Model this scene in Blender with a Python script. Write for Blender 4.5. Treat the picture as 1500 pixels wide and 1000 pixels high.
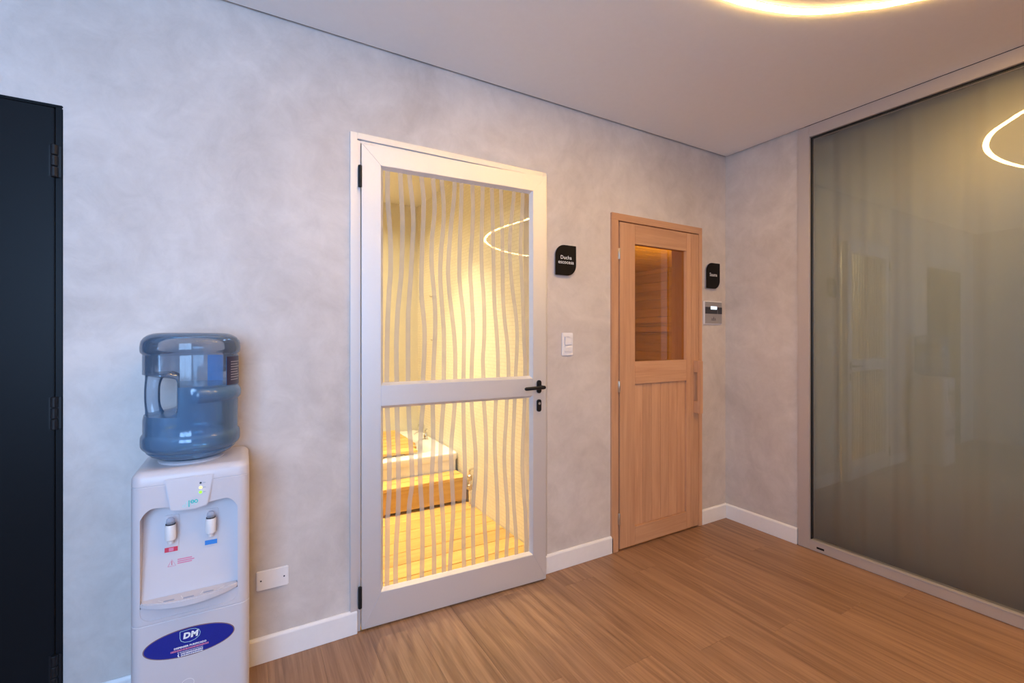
import bpy, bmesh, math, random
from mathutils import Vector, Matrix
random.seed(7)
for o in list(bpy.data.objects): bpy.data.objects.remove(o)
S = bpy.context.scene
C = S.collection
PI = math.pi

# ---------------------------------------------------------------- camera
F_PX, YAW, HZ, CAM_H = 672.1, 0.526015, 492.6, 1.25
CX, CY = -2.8765, -2.0083
cam = bpy.data.cameras.new('camera')
cam.sensor_width = 36.0
cam.lens = F_PX / 1500 * 36
cam.shift_y = -(500 - HZ) / 1500
cam.clip_start = 0.02
camo = bpy.data.objects.new('camera', cam)
camo.location = (CX, CY, CAM_H)
camo.rotation_euler = (PI / 2, 0, -YAW)
C.objects.link(camo)
S.camera = camo

# ---------------------------------------------------------------- world, exposure, assumed window light
wd = bpy.data.worlds.new('world'); S.world = wd; wd.use_nodes = True
wd.node_tree.nodes['Background'].inputs[0].default_value = (0.55, 0.68, 1.0, 1)
wd.node_tree.nodes['Background'].inputs[1].default_value = 0.6
S.view_settings.view_transform = 'Standard'
S.view_settings.look = 'None'
S.view_settings.gamma = 1.0
S.view_settings.use_curve_mapping = False
S.view_settings.exposure = 1.35

RING_POWER = 43.0
RING_COLOR = (1.0, 0.60, 0.18)
def area(name, loc, rot, sx, sy, power, color):
    l = bpy.data.lights.new(name, 'AREA'); l.shape = 'RECTANGLE'
    l.size, l.size_y, l.energy, l.color = sx, sy, power, color
    o = bpy.data.objects.new(name, l); o.location = loc; o.rotation_euler = rot
    C.objects.link(o); return o
# added cool area light for an assumed, unseen window behind the camera (light points along +y)
area('assumed_daylight', (-3.62, -3.22, 1.60), (PI / 2, 0, 0), 1.5, 1.5, 58, (0.295, 0.495, 0.86))

# ---------------------------------------------------------------- pixel helpers (camera rays)
def ray(x, y):
    a, b = (x - 750) / F_PX, (HZ - y) / F_PX
    s, c = math.sin(YAW), math.cos(YAW)
    return Vector((s + a * c, c - a * s, b))
CAMP = Vector((CX, CY, CAM_H))
def on_y(x, y, Y):
    d = ray(x, y); return CAMP + d * ((Y - CY) / d.y)

# ---------------------------------------------------------------- materials
def new_mat(name):
    m = bpy.data.materials.new(name); m.use_nodes = True
    nt = m.node_tree
    return m, nt, nt.nodes['Principled BSDF'], nt.nodes['Material Output']
def N(nt, t, **kw):
    n = nt.nodes.new(t)
    for k, v in kw.items():
        if k.startswith('i_'):
            key = k[2:]
            key = int(key) if key.isdigit() else key.replace('_', ' ')
            n.inputs[key].default_value = v
        else: setattr(n, k, v)
    return n
def rgb(c): return (c[0], c[1], c[2], 1)
def plain(name, col, rough=0.5, metal=0.0, spec=0.5, noise=0.03, scale=40, bump=0.0):
    m, nt, b, out = new_mat(name)
    tc = N(nt, 'ShaderNodeTexCoord'); nz = N(nt, 'ShaderNodeTexNoise', i_Scale=scale, i_Detail=4.0)
    nt.links.new(tc.outputs['Object'], nz.inputs['Vector'])
    mr = N(nt, 'ShaderNodeMapRange'); mr.inputs['To Min'].default_value = 1 - noise; mr.inputs['To Max'].default_value = 1 + noise
    nt.links.new(nz.outputs['Fac'], mr.inputs['Value'])
    mx = N(nt, 'ShaderNodeVectorMath', operation='SCALE'); mx.inputs[0].default_value = col
    nt.links.new(mr.outputs[0], mx.inputs['Scale']); nt.links.new(mx.outputs[0], b.inputs['Base Color'])
    b.inputs['Roughness'].default_value = rough; b.inputs['Metallic'].default_value = metal
    b.inputs['Specular IOR Level'].default_value = spec
    if bump:
        bp = N(nt, 'ShaderNodeBump', i_Strength=bump, i_Distance=0.002)
        nt.links.new(nz.outputs['Fac'], bp.inputs['Height']); nt.links.new(bp.outputs[0], b.inputs['Normal'])
    return m
def emit(name, col, strength):
    m, nt, b, out = new_mat(name); nt.nodes.remove(b)
    e = N(nt, 'ShaderNodeEmission'); e.inputs[0].default_value = rgb(col); e.inputs[1].default_value = strength
    nt.links.new(e.outputs[0], out.inputs[0]); return m
def wood(name, dark, light, axis, scale=(60, 60, 3), rough=0.5, per_obj=0.25, streak=0.0, bump=0.15, knots=0.0):
    """axis = grain direction (0,1,2)"""
    m, nt, b, out = new_mat(name)
    tc = N(nt, 'ShaderNodeTexCoord'); oi = N(nt, 'ShaderNodeObjectInfo')
    off = N(nt, 'ShaderNodeVectorMath', operation='SCALE'); off.inputs[0].default_value = (17.3, 23.1, 11.7)
    nt.links.new(oi.outputs['Random'], off.inputs['Scale'])
    add = N(nt, 'ShaderNodeVectorMath', operation='ADD')
    nt.links.new(tc.outputs['Object'], add.inputs[0]); nt.links.new(off.outputs[0], add.inputs[1])
    sc = [scale[0]] * 3; sc[axis] = scale[2]
    mp = N(nt, 'ShaderNodeMapping'); mp.inputs['Scale'].default_value = sc
    nt.links.new(add.outputs[0], mp.inputs['Vector'])
    n1 = N(nt, 'ShaderNodeTexNoise', i_Scale=1.0, i_Detail=6.0, i_Roughness=0.65, i_Distortion=0.6)
    nt.links.new(mp.outputs[0], n1.inputs['Vector'])
    sc2 = [scale[0] * 0.16] * 3; sc2[axis] = scale[2] * 0.42
    mp2 = N(nt, 'ShaderNodeMapping'); mp2.inputs['Scale'].default_value = sc2
    nt.links.new(add.outputs[0], mp2.inputs['Vector'])
    n2 = N(nt, 'ShaderNodeTexNoise', i_Scale=1.0, i_Detail=3.0, i_Distortion=1.2)
    nt.links.new(mp2.outputs[0], n2.inputs['Vector'])
    mixf = N(nt, 'ShaderNodeMath', operation='MULTIPLY_ADD'); mixf.inputs[1].default_value = 0.6
    nt.links.new(n1.outputs['Fac'], mixf.inputs[0])
    h2 = N(nt, 'ShaderNodeMath', operation='MULTIPLY'); h2.inputs[1].default_value = 0.4
    nt.links.new(n2.outputs['Fac'], h2.inputs[0]); nt.links.new(h2.outputs[0], mixf.inputs[2])
    cr = N(nt, 'ShaderNodeValToRGB')
    cr.color_ramp.elements[0].position = 0.33; cr.color_ramp.elements[0].color = rgb(dark)
    cr.color_ramp.elements[1].position = 0.66; cr.color_ramp.elements[1].color = rgb(light)
    nt.links.new(mixf.outputs[0], cr.inputs[0])
    mr = N(nt, 'ShaderNodeMapRange'); mr.inputs['To Min'].default_value = 1 - per_obj / 2; mr.inputs['To Max'].default_value = 1 + per_obj / 2
    nt.links.new(oi.outputs['Random'], mr.inputs['Value'])
    sm = N(nt, 'ShaderNodeVectorMath', operation='SCALE')
    nt.links.new(cr.outputs[0], sm.inputs[0]); nt.links.new(mr.outputs[0], sm.inputs['Scale'])
    nt.links.new(sm.outputs[0], b.inputs['Base Color'])
    b.inputs['Roughness'].default_value = rough
    bp = N(nt, 'ShaderNodeBump', i_Strength=bump, i_Distance=0.001)
    nt.links.new(n1.outputs['Fac'], bp.inputs['Height']); nt.links.new(bp.outputs[0], b.inputs['Normal'])
    return m
def plaster(name, c1, c2):
    m, nt, b, out = new_mat(name)
    tc = N(nt, 'ShaderNodeTexCoord')
    n1 = N(nt, 'ShaderNodeTexNoise', i_Scale=1.7, i_Detail=9.0, i_Roughness=0.62, i_Distortion=0.9)
    n2 = N(nt, 'ShaderNodeTexNoise', i_Scale=9.0, i_Detail=8.0, i_Roughness=0.7, i_Distortion=0.5)
    n3 = N(nt, 'ShaderNodeTexNoise', i_Scale=70.0, i_Detail=4.0)
    for n in (n1, n2, n3): nt.links.new(tc.outputs['Object'], n.inputs['Vector'])
    a = N(nt, 'ShaderNodeMath', operation='MULTIPLY_ADD'); a.inputs[1].default_value = 0.62
    h = N(nt, 'ShaderNodeMath', operation='MULTIPLY'); h.inputs[1].default_value = 0.38
    nt.links.new(n2.outputs['Fac'], h.inputs[0]); nt.links.new(n1.outputs['Fac'], a.inputs[0]); nt.links.new(h.outputs[0], a.inputs[2])
    cr = N(nt, 'ShaderNodeValToRGB')
    cr.color_ramp.elements[0].position = 0.36; cr.color_ramp.elements[0].color = rgb(c1)
    cr.color_ramp.elements[1].position = 0.62; cr.color_ramp.elements[1].color = rgb(c2)
    nt.links.new(a.outputs[0], cr.inputs[0])
    # thin trowel marks
    w = N(nt, 'ShaderNodeTexVoronoi', i_Scale=5.0, feature='DISTANCE_TO_EDGE')
    ds = N(nt, 'ShaderNodeVectorMath', operation='MULTIPLY_ADD'); ds.inputs[1].default_value = (0.5, 0.5, 0.5)
    nt.links.new(n2.outputs['Color'], ds.inputs[0]); nt.links.new(tc.outputs['Object'], ds.inputs[2]); nt.links.new(ds.outputs[0], w.inputs['Vector'])
    wr = N(nt, 'ShaderNodeMapRange'); wr.inputs['From Max'].default_value = 0.012; wr.inputs['To Min'].default_value = 0.95; wr.inputs['To Max'].default_value = 1.0
    nt.links.new(w.outputs['Distance'], wr.inputs['Value'])
    sm = N(nt, 'ShaderNodeVectorMath', operation='SCALE'); nt.links.new(cr.outputs[0], sm.inputs[0]); nt.links.new(wr.outputs[0], sm.inputs['Scale'])
    nt.links.new(sm.outputs[0], b.inputs['Base Color'])
    b.inputs['Roughness'].default_value = 0.55; b.inputs['Specular IOR Level'].default_value = 0.3
    bp = N(nt, 'ShaderNodeBump', i_Strength=0.12, i_Distance=0.004)
    nt.links.new(n2.outputs['Fac'], bp.inputs['Height']); nt.links.new(bp.outputs[0], b.inputs['Normal'])
    return m
def pane_mat(name, tint, ior=1.5, boost=2.0, rough=0.0, haze=None, haze_fac=0.0, sheen=0.0):
    m, nt, b, out = new_mat(name); nt.nodes.remove(b)
    tr = N(nt, 'ShaderNodeBsdfTransparent'); tr.inputs[0].default_value = rgb(tint)
    gl = N(nt, 'ShaderNodeBsdfGlossy'); gl.inputs['Roughness'].default_value = rough
    fr = N(nt, 'ShaderNodeFresnel', i_IOR=ior)
    # both faces of a pane reflect but each face is its own surface here
    k = N(nt, 'ShaderNodeMath', operation='MULTIPLY'); k.inputs[1].default_value = boost
    geo = N(nt, 'ShaderNodeNewGeometry'); fb = N(nt, 'ShaderNodeMath', operation='SUBTRACT'); fb.inputs[0].default_value = 1.0
    nt.links.new(geo.outputs['Backfacing'], fb.inputs[1])          # the far face of a pane is covered by the boost of the near one
    nt.links.new(fr.outputs[0], k.inputs[0])
    k2 = N(nt, 'ShaderNodeMath', operation='MULTIPLY'); nt.links.new(k.outputs[0], k2.inputs[0]); nt.links.new(fb.outputs[0], k2.inputs[1]); k = k2
    base = tr.outputs[0]
    if haze:
        df = N(nt, 'ShaderNodeBsdfDiffuse'); df.inputs[0].default_value = rgb(haze)
        mh = N(nt, 'ShaderNodeMixShader'); mh.inputs[0].default_value = haze_fac
        nt.links.new(tr.outputs[0], mh.inputs[1]); nt.links.new(df.outputs[0], mh.inputs[2]); base = mh.outputs[0]
    if sheen:                                   # satin film: a soft wide reflection besides the sharp one
        g2 = N(nt, 'ShaderNodeBsdfGlossy'); g2.inputs['Roughness'].default_value = 0.42
        sf_ = N(nt, 'ShaderNodeMath', operation='MULTIPLY'); sf_.inputs[1].default_value = sheen; nt.links.new(fb.outputs[0], sf_.inputs[0])
        ms = N(nt, 'ShaderNodeMixShader'); nt.links.new(sf_.outputs[0], ms.inputs[0]); nt.links.new(base, ms.inputs[1]); nt.links.new(g2.outputs[0], ms.inputs[2]); base = ms.outputs[0]
    mx = N(nt, 'ShaderNodeMixShader')
    nt.links.new(k.outputs[0], mx.inputs[0]); nt.links.new(base, mx.inputs[1]); nt.links.new(gl.outputs[0], mx.inputs[2])
    nt.links.new(mx.outputs[0], out.inputs[0]); return m
def film_mat(name, col, trans, fac, transl=0.3):
    m, nt, b, out = new_mat(name); nt.nodes.remove(b)
    tr = N(nt, 'ShaderNodeBsdfTransparent'); tr.inputs[0].default_value = rgb(trans)
    df = N(nt, 'ShaderNodeBsdfDiffuse'); df.inputs[0].default_value = rgb(col)
    tl = N(nt, 'ShaderNodeBsdfTranslucent'); tl.inputs[0].default_value = rgb(col)
    m1 = N(nt, 'ShaderNodeMixShader'); m1.inputs[0].default_value = transl
    nt.links.new(df.outputs[0], m1.inputs[1]); nt.links.new(tl.outputs[0], m1.inputs[2])
    m2 = N(nt, 'ShaderNodeMixShader'); m2.inputs[0].default_value = fac
    nt.links.new(tr.outputs[0], m2.inputs[1]); nt.links.new(m1.outputs[0], m2.inputs[2])
    nt.links.new(m2.outputs[0], out.inputs[0]); return m
def mosaic(name, c, mortar):
    m, nt, b, out = new_mat(name)
    tc = N(nt, 'ShaderNodeTexCoord'); sx = N(nt, 'ShaderNodeSeparateXYZ'); cx = N(nt, 'ShaderNodeCombineXYZ')
    nt.links.new(tc.outputs['Object'], sx.inputs[0])
    ad = N(nt, 'ShaderNodeMath', operation='ADD'); nt.links.new(sx.outputs[0], ad.inputs[0]); nt.links.new(sx.outputs[1], ad.inputs[1])
    nt.links.new(ad.outputs[0], cx.inputs[0]); nt.links.new(sx.outputs[2], cx.inputs[1])
    br = N(nt, 'ShaderNodeTexBrick', i_Scale=1.0); br.inputs['Brick Width'].default_value = 0.06; br.inputs['Row Height'].default_value = 0.024
    br.inputs['Mortar Size'].default_value = 0.0014
    br.inputs['Color1'].default_value = rgb(c); br.inputs['Color2'].default_value = rgb([v * 0.95 for v in c]); br.inputs['Mortar'].default_value = rgb(mortar)
    nt.links.new(cx.outputs[0], br.inputs['Vector']); nt.links.new(br.outputs['Color'], b.inputs['Base Color'])
    bp = N(nt, 'ShaderNodeBump', i_Strength=0.4, i_Distance=0.002, invert=True)
    nt.links.new(br.outputs['Fac'], bp.inputs['Height']); nt.links.new(bp.outputs[0], b.inputs['Normal'])
    b.inputs['Roughness'].default_value = 0.35
    return m

MT = dict(
    plaster=plaster('microcement plaster', (0.515, 0.46, 0.43), (0.68, 0.62, 0.585)),
    ceil=plain('ceiling paint', (0.91, 0.90, 0.89), 0.8, noise=0.02),
    gap=plain('dark gap', (0.02, 0.018, 0.016), 0.9),
    base=plain('white skirting paint', (0.84, 0.82, 0.82), 0.4),
    floorwood=wood('oak laminate', (0.165, 0.080, 0.040), (0.40, 0.228, 0.130), 1, (62, 62, 1.9), 0.42, 0.06),
    sub=plain('subfloor', (0.06, 0.04, 0.03), 0.9),
    alu=plain('satin anodised aluminium', (0.72, 0.71, 0.72), 0.5, 0.55, noise=0.015, scale=120),
    aluB=plain('bronze grey aluminium', (0.56, 0.51, 0.49), 0.4, 0.4, noise=0.015, scale=120),
    black=plain('black metal', (0.010, 0.010, 0.012), 0.45, spec=0.25),
    blackdoor=plain('black enamel', (0.006, 0.007, 0.009), 0.42, noise=0.06, spec=0.12),
    sauna_v=wood('cedar vertical grain', (0.50, 0.255, 0.135), (0.66, 0.375, 0.215), 2, (45, 45, 2.2), 0.5, 0.12),
    sauna_h=wood('cedar horizontal grain', (0.50, 0.255, 0.135), (0.66, 0.375, 0.215), 0, (45, 45, 2.2), 0.5, 0.12),
    sauna_in=wood('sauna panelling', (0.36, 0.20, 0.06), (0.52, 0.31, 0.10), 1, (40, 40, 2.0), 0.55, 0.2),
    sauna_inx=wood('sauna panelling across', (0.36, 0.20, 0.06), (0.52, 0.31, 0.10), 0, (40, 40, 2.0), 0.55, 0.2),
    brass=plain('satin steel hinge', (0.62, 0.52, 0.42), 0.3, 0.9),
    deck=wood('golden teak deck', (0.52, 0.29, 0.075), (0.70, 0.44, 0.14), 0, (30, 30, 2.0), 0.5, 0.2),
    tile=mosaic('cream mosaic', (0.78, 0.72, 0.58), (0.62, 0.56, 0.44)),
    shwall=plain('cream wall', (0.74, 0.69, 0.55), 0.5),
    white=plain('white plastic', (0.60, 0.555, 0.575), 0.35, noise=0.01),
    white2=plain('white tap plastic', (0.78, 0.74, 0.73), 0.35),
    plate=plain('white switch plastic', (0.82, 0.79, 0.79), 0.35),
    acrylic=plain('white acrylic', (0.86, 0.84, 0.80), 0.2),
    chrome=plain('chrome', (0.75, 0.74, 0.72), 0.12, 1.0),
    grey=plain('grey plastic', (0.33, 0.36, 0.46), 0.4),
    clear=film_mat('clear lever plastic', (0.75, 0.77, 0.85), (0.9, 0.92, 0.97), 0.4),
    red=plain('red print', (0.62, 0.02, 0.06), 0.45),
    redsoft=plain('pink red print', (0.66, 0.20, 0.32), 0.45),
    blue=plain('blue print', (0.02, 0.20, 0.60), 0.45),
    teal=plain('teal print', (0.05, 0.50, 0.46), 0.45),
    tealsoft=plain('pale teal print', (0.45, 0.70, 0.70), 0.45),
    sticker=plain('royal blue sticker', (0.004, 0.012, 0.24), 0.3, noise=0.12, scale=250),
    stickeredge=plain('brown sticker edge', (0.22, 0.12, 0.12), 0.4),
    wprint=plain('white print', (0.85, 0.85, 0.85), 0.5),
    dark=plain('dark print', (0.03, 0.03, 0.04), 0.5),
    signblack=plain('black sign acrylic', (0.010, 0.008, 0.007), 0.5, spec=0.1),
    signedge=plain('grey sign edge', (0.34, 0.32, 0.36), 0.4),
    steel=plain('brushed steel', (0.42, 0.40, 0.40), 0.35, 0.6),
    bottle=None, water=None,
    curtain=plain('grey green sheer', (0.47, 0.51, 0.49), 0.9, noise=0.05, scale=300),
    label_navy=plain('navy label', (0.022, 0.018, 0.055), 0.4),
    label_blue=plain('blue label back', (0.06, 0.34, 0.66), 0.5),
    led_y=emit('amber led', (1.0, 0.80, 0.25), 0.9),
    led_g=emit('green led', (0.35, 1.0, 0.08), 0.6),
    lcd=emit('lcd screen', (0.70, 0.85, 1.0), 0.8),
    ring=emit('ring diffuser', RING_COLOR, RING_POWER),
    lampface=emit('warm lamp face', (1.0, 0.78, 0.40), 6.0),
)
MT['glass'] = pane_mat('clear pane', (0.97, 0.98, 0.96), 1.5)
MT['glass_b'] = pane_mat('grey green pane', (0.85, 0.85, 0.79), 1.5, sheen=0.15)
MT['glass_s'] = pane_mat('bronze pane', (0.82, 0.72, 0.42), 1.5)
MT['stripe'] = film_mat('frosted film', (0.53, 0.49, 0.46), (0.9, 0.88, 0.8), 0.60, 0.22)
def bottle_mat(name, trans, dif, fac):
    m, nt, b, out = new_mat(name); nt.nodes.remove(b)
    tr = N(nt, 'ShaderNodeBsdfTransparent'); tr.inputs[0].default_value = rgb(trans)
    df = N(nt, 'ShaderNodeBsdfDiffuse'); df.inputs[0].default_value = rgb(dif)
    tl = N(nt, 'ShaderNodeBsdfTranslucent'); tl.inputs[0].default_value = rgb(dif)
    md = N(nt, 'ShaderNodeMixShader'); md.inputs[0].default_value = 0.5
    nt.links.new(df.outputs[0], md.inputs[1]); nt.links.new(tl.outputs[0], md.inputs[2])
    lw = N(nt, 'ShaderNodeLayerWeight', i_Blend=0.35)
    mr = N(nt, 'ShaderNodeMapRange'); mr.inputs['To Min'].default_value = fac; mr.inputs['To Max'].default_value = min(1, fac + 0.5)
    nt.links.new(lw.outputs['Facing'], mr.inputs['Value'])
    m2 = N(nt, 'ShaderNodeMixShader'); nt.links.new(mr.outputs[0], m2.inputs[0])
    nt.links.new(tr.outputs[0], m2.inputs[1]); nt.links.new(md.outputs[0], m2.inputs[2])
    gl = N(nt, 'ShaderNodeBsdfGlossy'); gl.inputs['Roughness'].default_value = 0.08
    fr = N(nt, 'ShaderNodeFresnel', i_IOR=1.5)
    m3 = N(nt, 'ShaderNodeMixShader'); nt.links.new(fr.outputs[0], m3.inputs[0]); nt.links.new(m2.outputs[0], m3.inputs[1]); nt.links.new(gl.outputs[0], m3.inputs[2])
    nt.links.new(m3.outputs[0], out.inputs[0]); return m
MT['bottle'] = bottle_mat('blue polycarbonate', (0.86, 0.91, 0.95), (0.42, 0.58, 0.82), 0.15)
MT['water'] = bottle_mat('bottle water', (0.66, 0.90, 1.0), (0.27, 0.64, 1.0), 0.34)

# ---------------------------------------------------------------- mesh helpers
class MB:
    def __init__(s): s.v, s.f = [], []
    def quadbox(s, lo, hi, xf=None):
        n = len(s.v)
        p = [Vector((x, y, z)) for z in (lo[2], hi[2]) for y in (lo[1], hi[1]) for x in (lo[0], hi[0])]
        if xf: p = [xf(q) for q in p]
        s.v += p
        s.f += [tuple(n + i for i in q) for q in ((0, 2, 3, 1), (4, 5, 7, 6), (0, 1, 5, 4), (2, 6, 7, 3), (0, 4, 6, 2), (1, 3, 7, 5))]
        return s
    def prism(s, pts, mapf, d0, d1):
        """pts 2-D outline (counter-clockwise); mapf(a, b, d) -> Vector"""
        n, k = len(s.v), len(pts)
        s.v += [mapf(a, b, d0(a, b) if callable(d0) else d0) for a, b in pts]
        s.v += [mapf(a, b, d1(a, b) if callable(d1) else d1) for a, b in pts]
        s.f.append(tuple(n + i for i in range(k))[::-1]); s.f.append(tuple(n + k + i for i in range(k)))
        s.f += [(n + i, n + (i + 1) % k, n + k + (i + 1) % k, n + k + i) for i in range(k)]
        return s
    def rings(s, rings, cap=True, closed=True):
        n, k = len(s.v), len(rings[0])
        for r in rings: s.v += [Vector(p) for p in r]
        for j in range(len(rings) - 1):
            for i in range(k if closed else k - 1):
                a, b = n + j * k + i, n + j * k + (i + 1) % k
                s.f.append((a, b, b + k, a + k))
        if cap:
            s.f.append(tuple(n + i for i in range(k))[::-1]); s.f.append(tuple(n + (len(rings) - 1) * k + i for i in range(k)))
        return s
    def lathe(s, prof, c, seg=24):
        return s.rings([[(c[0] + r * math.cos(2 * PI * i / seg), c[1] + r * math.sin(2 * PI * i / seg), c[2] + z) for i in range(seg)] for r, z in prof])
    def tube(s, pts, r, seg=10):
        pts = [Vector(p) for p in pts]; rr = []
        up0 = None
        for i, p in enumerate(pts):
            t = (pts[min(i + 1, len(pts) - 1)] - pts[max(i - 1, 0)]).normalized()
            if up0 is None:
                up0 = t.orthogonal().normalized()
            a = (up0 - t * up0.dot(t)).normalized(); up0 = a; b = t.cross(a)
            ri = r[i] if isinstance(r, (list, tuple)) else r
            rr.append([p + (a * math.cos(2 * PI * k / seg) + b * math.sin(2 * PI * k / seg)) * ri for k in range(seg)])
        return s.rings(rr)
    def build(s, name, mat, parent=None, bevel=0.0, seg=2, smooth=False, org=None):
        if org is None:
            org = parent.location.copy() if parent else Vector((0, 0, 0))
            if parent and parent.parent: org = org + parent.parent.location
        me = bpy.data.meshes.new(name)
        me.from_pydata([tuple(Vector(p) - org) for p in s.v], [], s.f)
        bm = bmesh.new(); bm.from_mesh(me)
        bmesh.ops.recalc_face_normals(bm, faces=bm.faces)
        if bevel:
            ed = [e for e in bm.edges if len(e.link_faces) == 2 and e.calc_face_angle(0) > 0.5]
            bmesh.ops.bevel(bm, geom=ed, offset=bevel, segments=seg, affect='EDGES', clamp_overlap=True)
        if smooth:
            for f in bm.faces: f.smooth = True
            for e in bm.edges:
                if len(e.link_faces) == 2 and e.calc_face_angle(0) > 0.6: e.smooth = False
        bm.to_mesh(me); bm.free()
        me.materials.append(mat)
        o = bpy.data.objects.new(name, me); C.objects.link(o)
        if parent: o.parent = parent
        else: o.location = org
        return o
def box(name, mat, parent, lo, hi, bevel=0.0, xf=None, seg=2, org=None):
    return MB().quadbox(lo, hi, xf).build(name, mat, parent, bevel, seg, org=org)
def tag(o, label, cat, group=None, kind=None):
    o['label'] = label; o['category'] = cat
    if group: o['group'] = group
    if kind: o['kind'] = kind
    return o
def empty(name, loc, label=None, cat=None, group=None, kind=None):
    o = bpy.data.objects.new(name, None); o.location = loc; o.empty_display_size = 0.05
    C.objects.link(o)
    if label: tag(o, label, cat, group, kind)
    return o
def struct(o, label, cat): return tag(o, label, cat, kind='structure')
def plabel(o, label): o['label'] = label; return o
def text_mesh(txt, size, mapf, name, mat, parent, align='CENTER', bold=0.0, spacing=0.9):
    cu = bpy.data.curves.new('t', 'FONT'); cu.body = txt; cu.size = size; cu.align_x = align; cu.space_line = spacing
    cu.offset = bold; cu.space_character = 1.06; cu.resolution_u = 3
    t = bpy.data.objects.new('t', cu); C.objects.link(t)
    bpy.context.view_layer.update()
    dg = bpy.context.evaluated_depsgraph_get()
    me0 = t.evaluated_get(dg).to_mesh()
    b = MB(); b.v = [mapf(v.co.x, v.co.y, 0) for v in me0.vertices]; b.f = [tuple(p.vertices) for p in me0.polygons]
    t.evaluated_get(dg).to_mesh_clear()
    bpy.data.objects.remove(t); bpy.data.curves.remove(cu)
    return b.build(name, mat, parent)
def boolean_cut(o, cutters):
    for i, c in enumerate(cutters):
        md = o.modifiers.new('cut%d' % i, 'BOOLEAN'); md.operation = 'DIFFERENCE'; md.solver = 'EXACT'; md.object = c
    bpy.context.view_layer.update()
    dg = bpy.context.evaluated_depsgraph_get()
    me = bpy.data.meshes.new_from_object(o.evaluated_get(dg))
    o.modifiers.clear(); old = o.data; o.data = me; me.name = o.name
    for c in cutters: bpy.data.objects.remove(c)
    return o
def rrect(x0, x1, y0, y1, r, seg=6):
    """rounded rectangle; r = (bl, br, tr, tl)"""
    if not isinstance(r, (tuple, list)): r = (r,) * 4
    pts = []
    for (cx, cy, a0, rr) in ((x0 + r[0], y0 + r[0], PI, r[0]), (x1 - r[1], y0 + r[1], 1.5 * PI, r[1]), (x1 - r[2], y1 - r[2], 0, r[2]), (x0 + r[3], y1 - r[3], PI / 2, r[3])):
        if rr <= 0: pts.append((cx, cy)); continue
        for i in range(seg + 1):
            a = a0 + PI / 2 * i / seg; pts.append((cx + rr * math.cos(a), cy + rr * math.sin(a)))
    return pts
def onwall(Y):                          # outline in (x, z) on a plane facing -y, depth d towards the room
    return lambda a, b, d: Vector((a, Y - d, b))

# ================================================================ STRUCTURE
H = 2.49
WT = 0.20                               # thickness of the back wall
XL, XR2, YF = -4.75, 2.75, -5.0         # room limits
YB_END = -1.52                          # end of the glazed partition
# ---- floor
fl = struct(empty('floor', (0, 0, 0)), 'warm brown oak laminate floor of long planks', 'floor')
box('subfloor', MT['sub'], fl, (XL, YF, -0.05), (XR2, 0.0, -0.006))
PW, PL = 0.187, 1.22
i = 0; x = 0.0
while x > XL - PW:
    x -= PW
cols = []
xx = x
while xx < XR2: cols.append(xx); xx += PW
for ci, x0 in enumerate(cols):
    a, b = max(x0, XL), min(x0 + PW, XR2)
    if b - a < 0.01: continue
    y = 0.0 + ((ci * 0.467) % 1.0) * PL
    ylim = 0.0 if b <= 0.001 else YB_END - 0.03
    while y > YF:
        y1 = min(y, ylim); y0 = max(y - PL, YF)
        if y1 - y0 > 0.02:
            g = 0.0002
            cxp, cyp = (a + b) / 2, (y0 + y1) / 2
            o = MB().quadbox((a + g, y0 + g, -0.006), (b - g, y1 - g, 0.0)).build('plank', MT['floorwood'], None, bevel=0.0005, seg=1, org=Vector((cxp, cyp, 0)))
            o.parent = fl
        y -= PL
# ---- back wall (with the three doors)
D1 = (-4.33, -3.388, 1.991)
D2 = (-2.482, -1.518, 2.094)
D3 = (-1.036, -0.275, 1.95)
w = MB()
def wall_x(b, x0, x1, z0, z1): b.quadbox((x0, 0, z0), (x1, WT, z1))
wall_x(w, XL - 0.15, D1[0], -0.05, 2.62); wall_x(w, D1[0], D1[1], D1[2], 2.62); wall_x(w, D1[1], D2[0], -0.05, 2.62)
wall_x(w, D2[0], D2[1], D2[2], 2.62); wall_x(w, D2[1], D3[0], -0.05, 2.62); wall_x(w, D3[0], D3[1], D3[2], 2.62); wall_x(w, D3[1], 0.14, -0.05, 2.62)
struct(w.build('wall_back', MT['plaster']), 'beige grey trowelled microcement wall holding the three doors', 'wall')
# ---- right wall: short plaster return, then the glazed partition
struct(MB().quadbox((0, -0.487, -0.05), (0.14, 0, 2.62)).build('wall_right', MT['plaster']), 'short plaster wall between the sauna corner and the glass partition', 'wall')
struct(MB().quadbox((0, YB_END, -0.05), (XR2, YB_END + 0.05, 2.62)).build('wall_right_return', MT['plaster']), 'plaster wall turning away behind the glass partition', 'wall')
struct(MB().quadbox((XR2, YF, -0.05), (XR2 + 0.15, YB_END + 0.05, 2.62)).build('wall_far_right', MT['plaster']), 'plain plaster wall at the far right of the room', 'wall')
struct(MB().quadbox((XL - 0.15, YF - 0.15, -0.05), (XR2 + 0.15, YF, 2.62)).build('wall_front', MT['plaster']), 'plain plaster wall opposite the doors', 'wall')
struct(MB().quadbox((XL - .15, YF, -.05), (XL, 0, 2.62)).build('wall_left', MT['plaster']), 'plain plaster wall beside the black door', 'wall')
YW, XW1 = -3.0, -2.35                    # unseen wall and window, assumed; placed near so the cool light fades rightward
WX0_, WX1_, WZ0, WZ1 = -4.37, -2.87, 0.85, 2.35
w = MB()
for lo, hi in (((XL, YW - .15, -.05), (WX0_, YW, 2.62)), ((WX1_, YW - .15, -.05), (XW1, YW, 2.62)), ((WX0_, YW - .15, -.05), (WX1_, YW, WZ0)), ((WX0_, YW - .15, WZ1), (WX1_, YW, 2.62)), ((XW1 - .15, YF, -.05), (XW1, YW - .15, 2.62))): w.quadbox(lo, hi)
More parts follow.
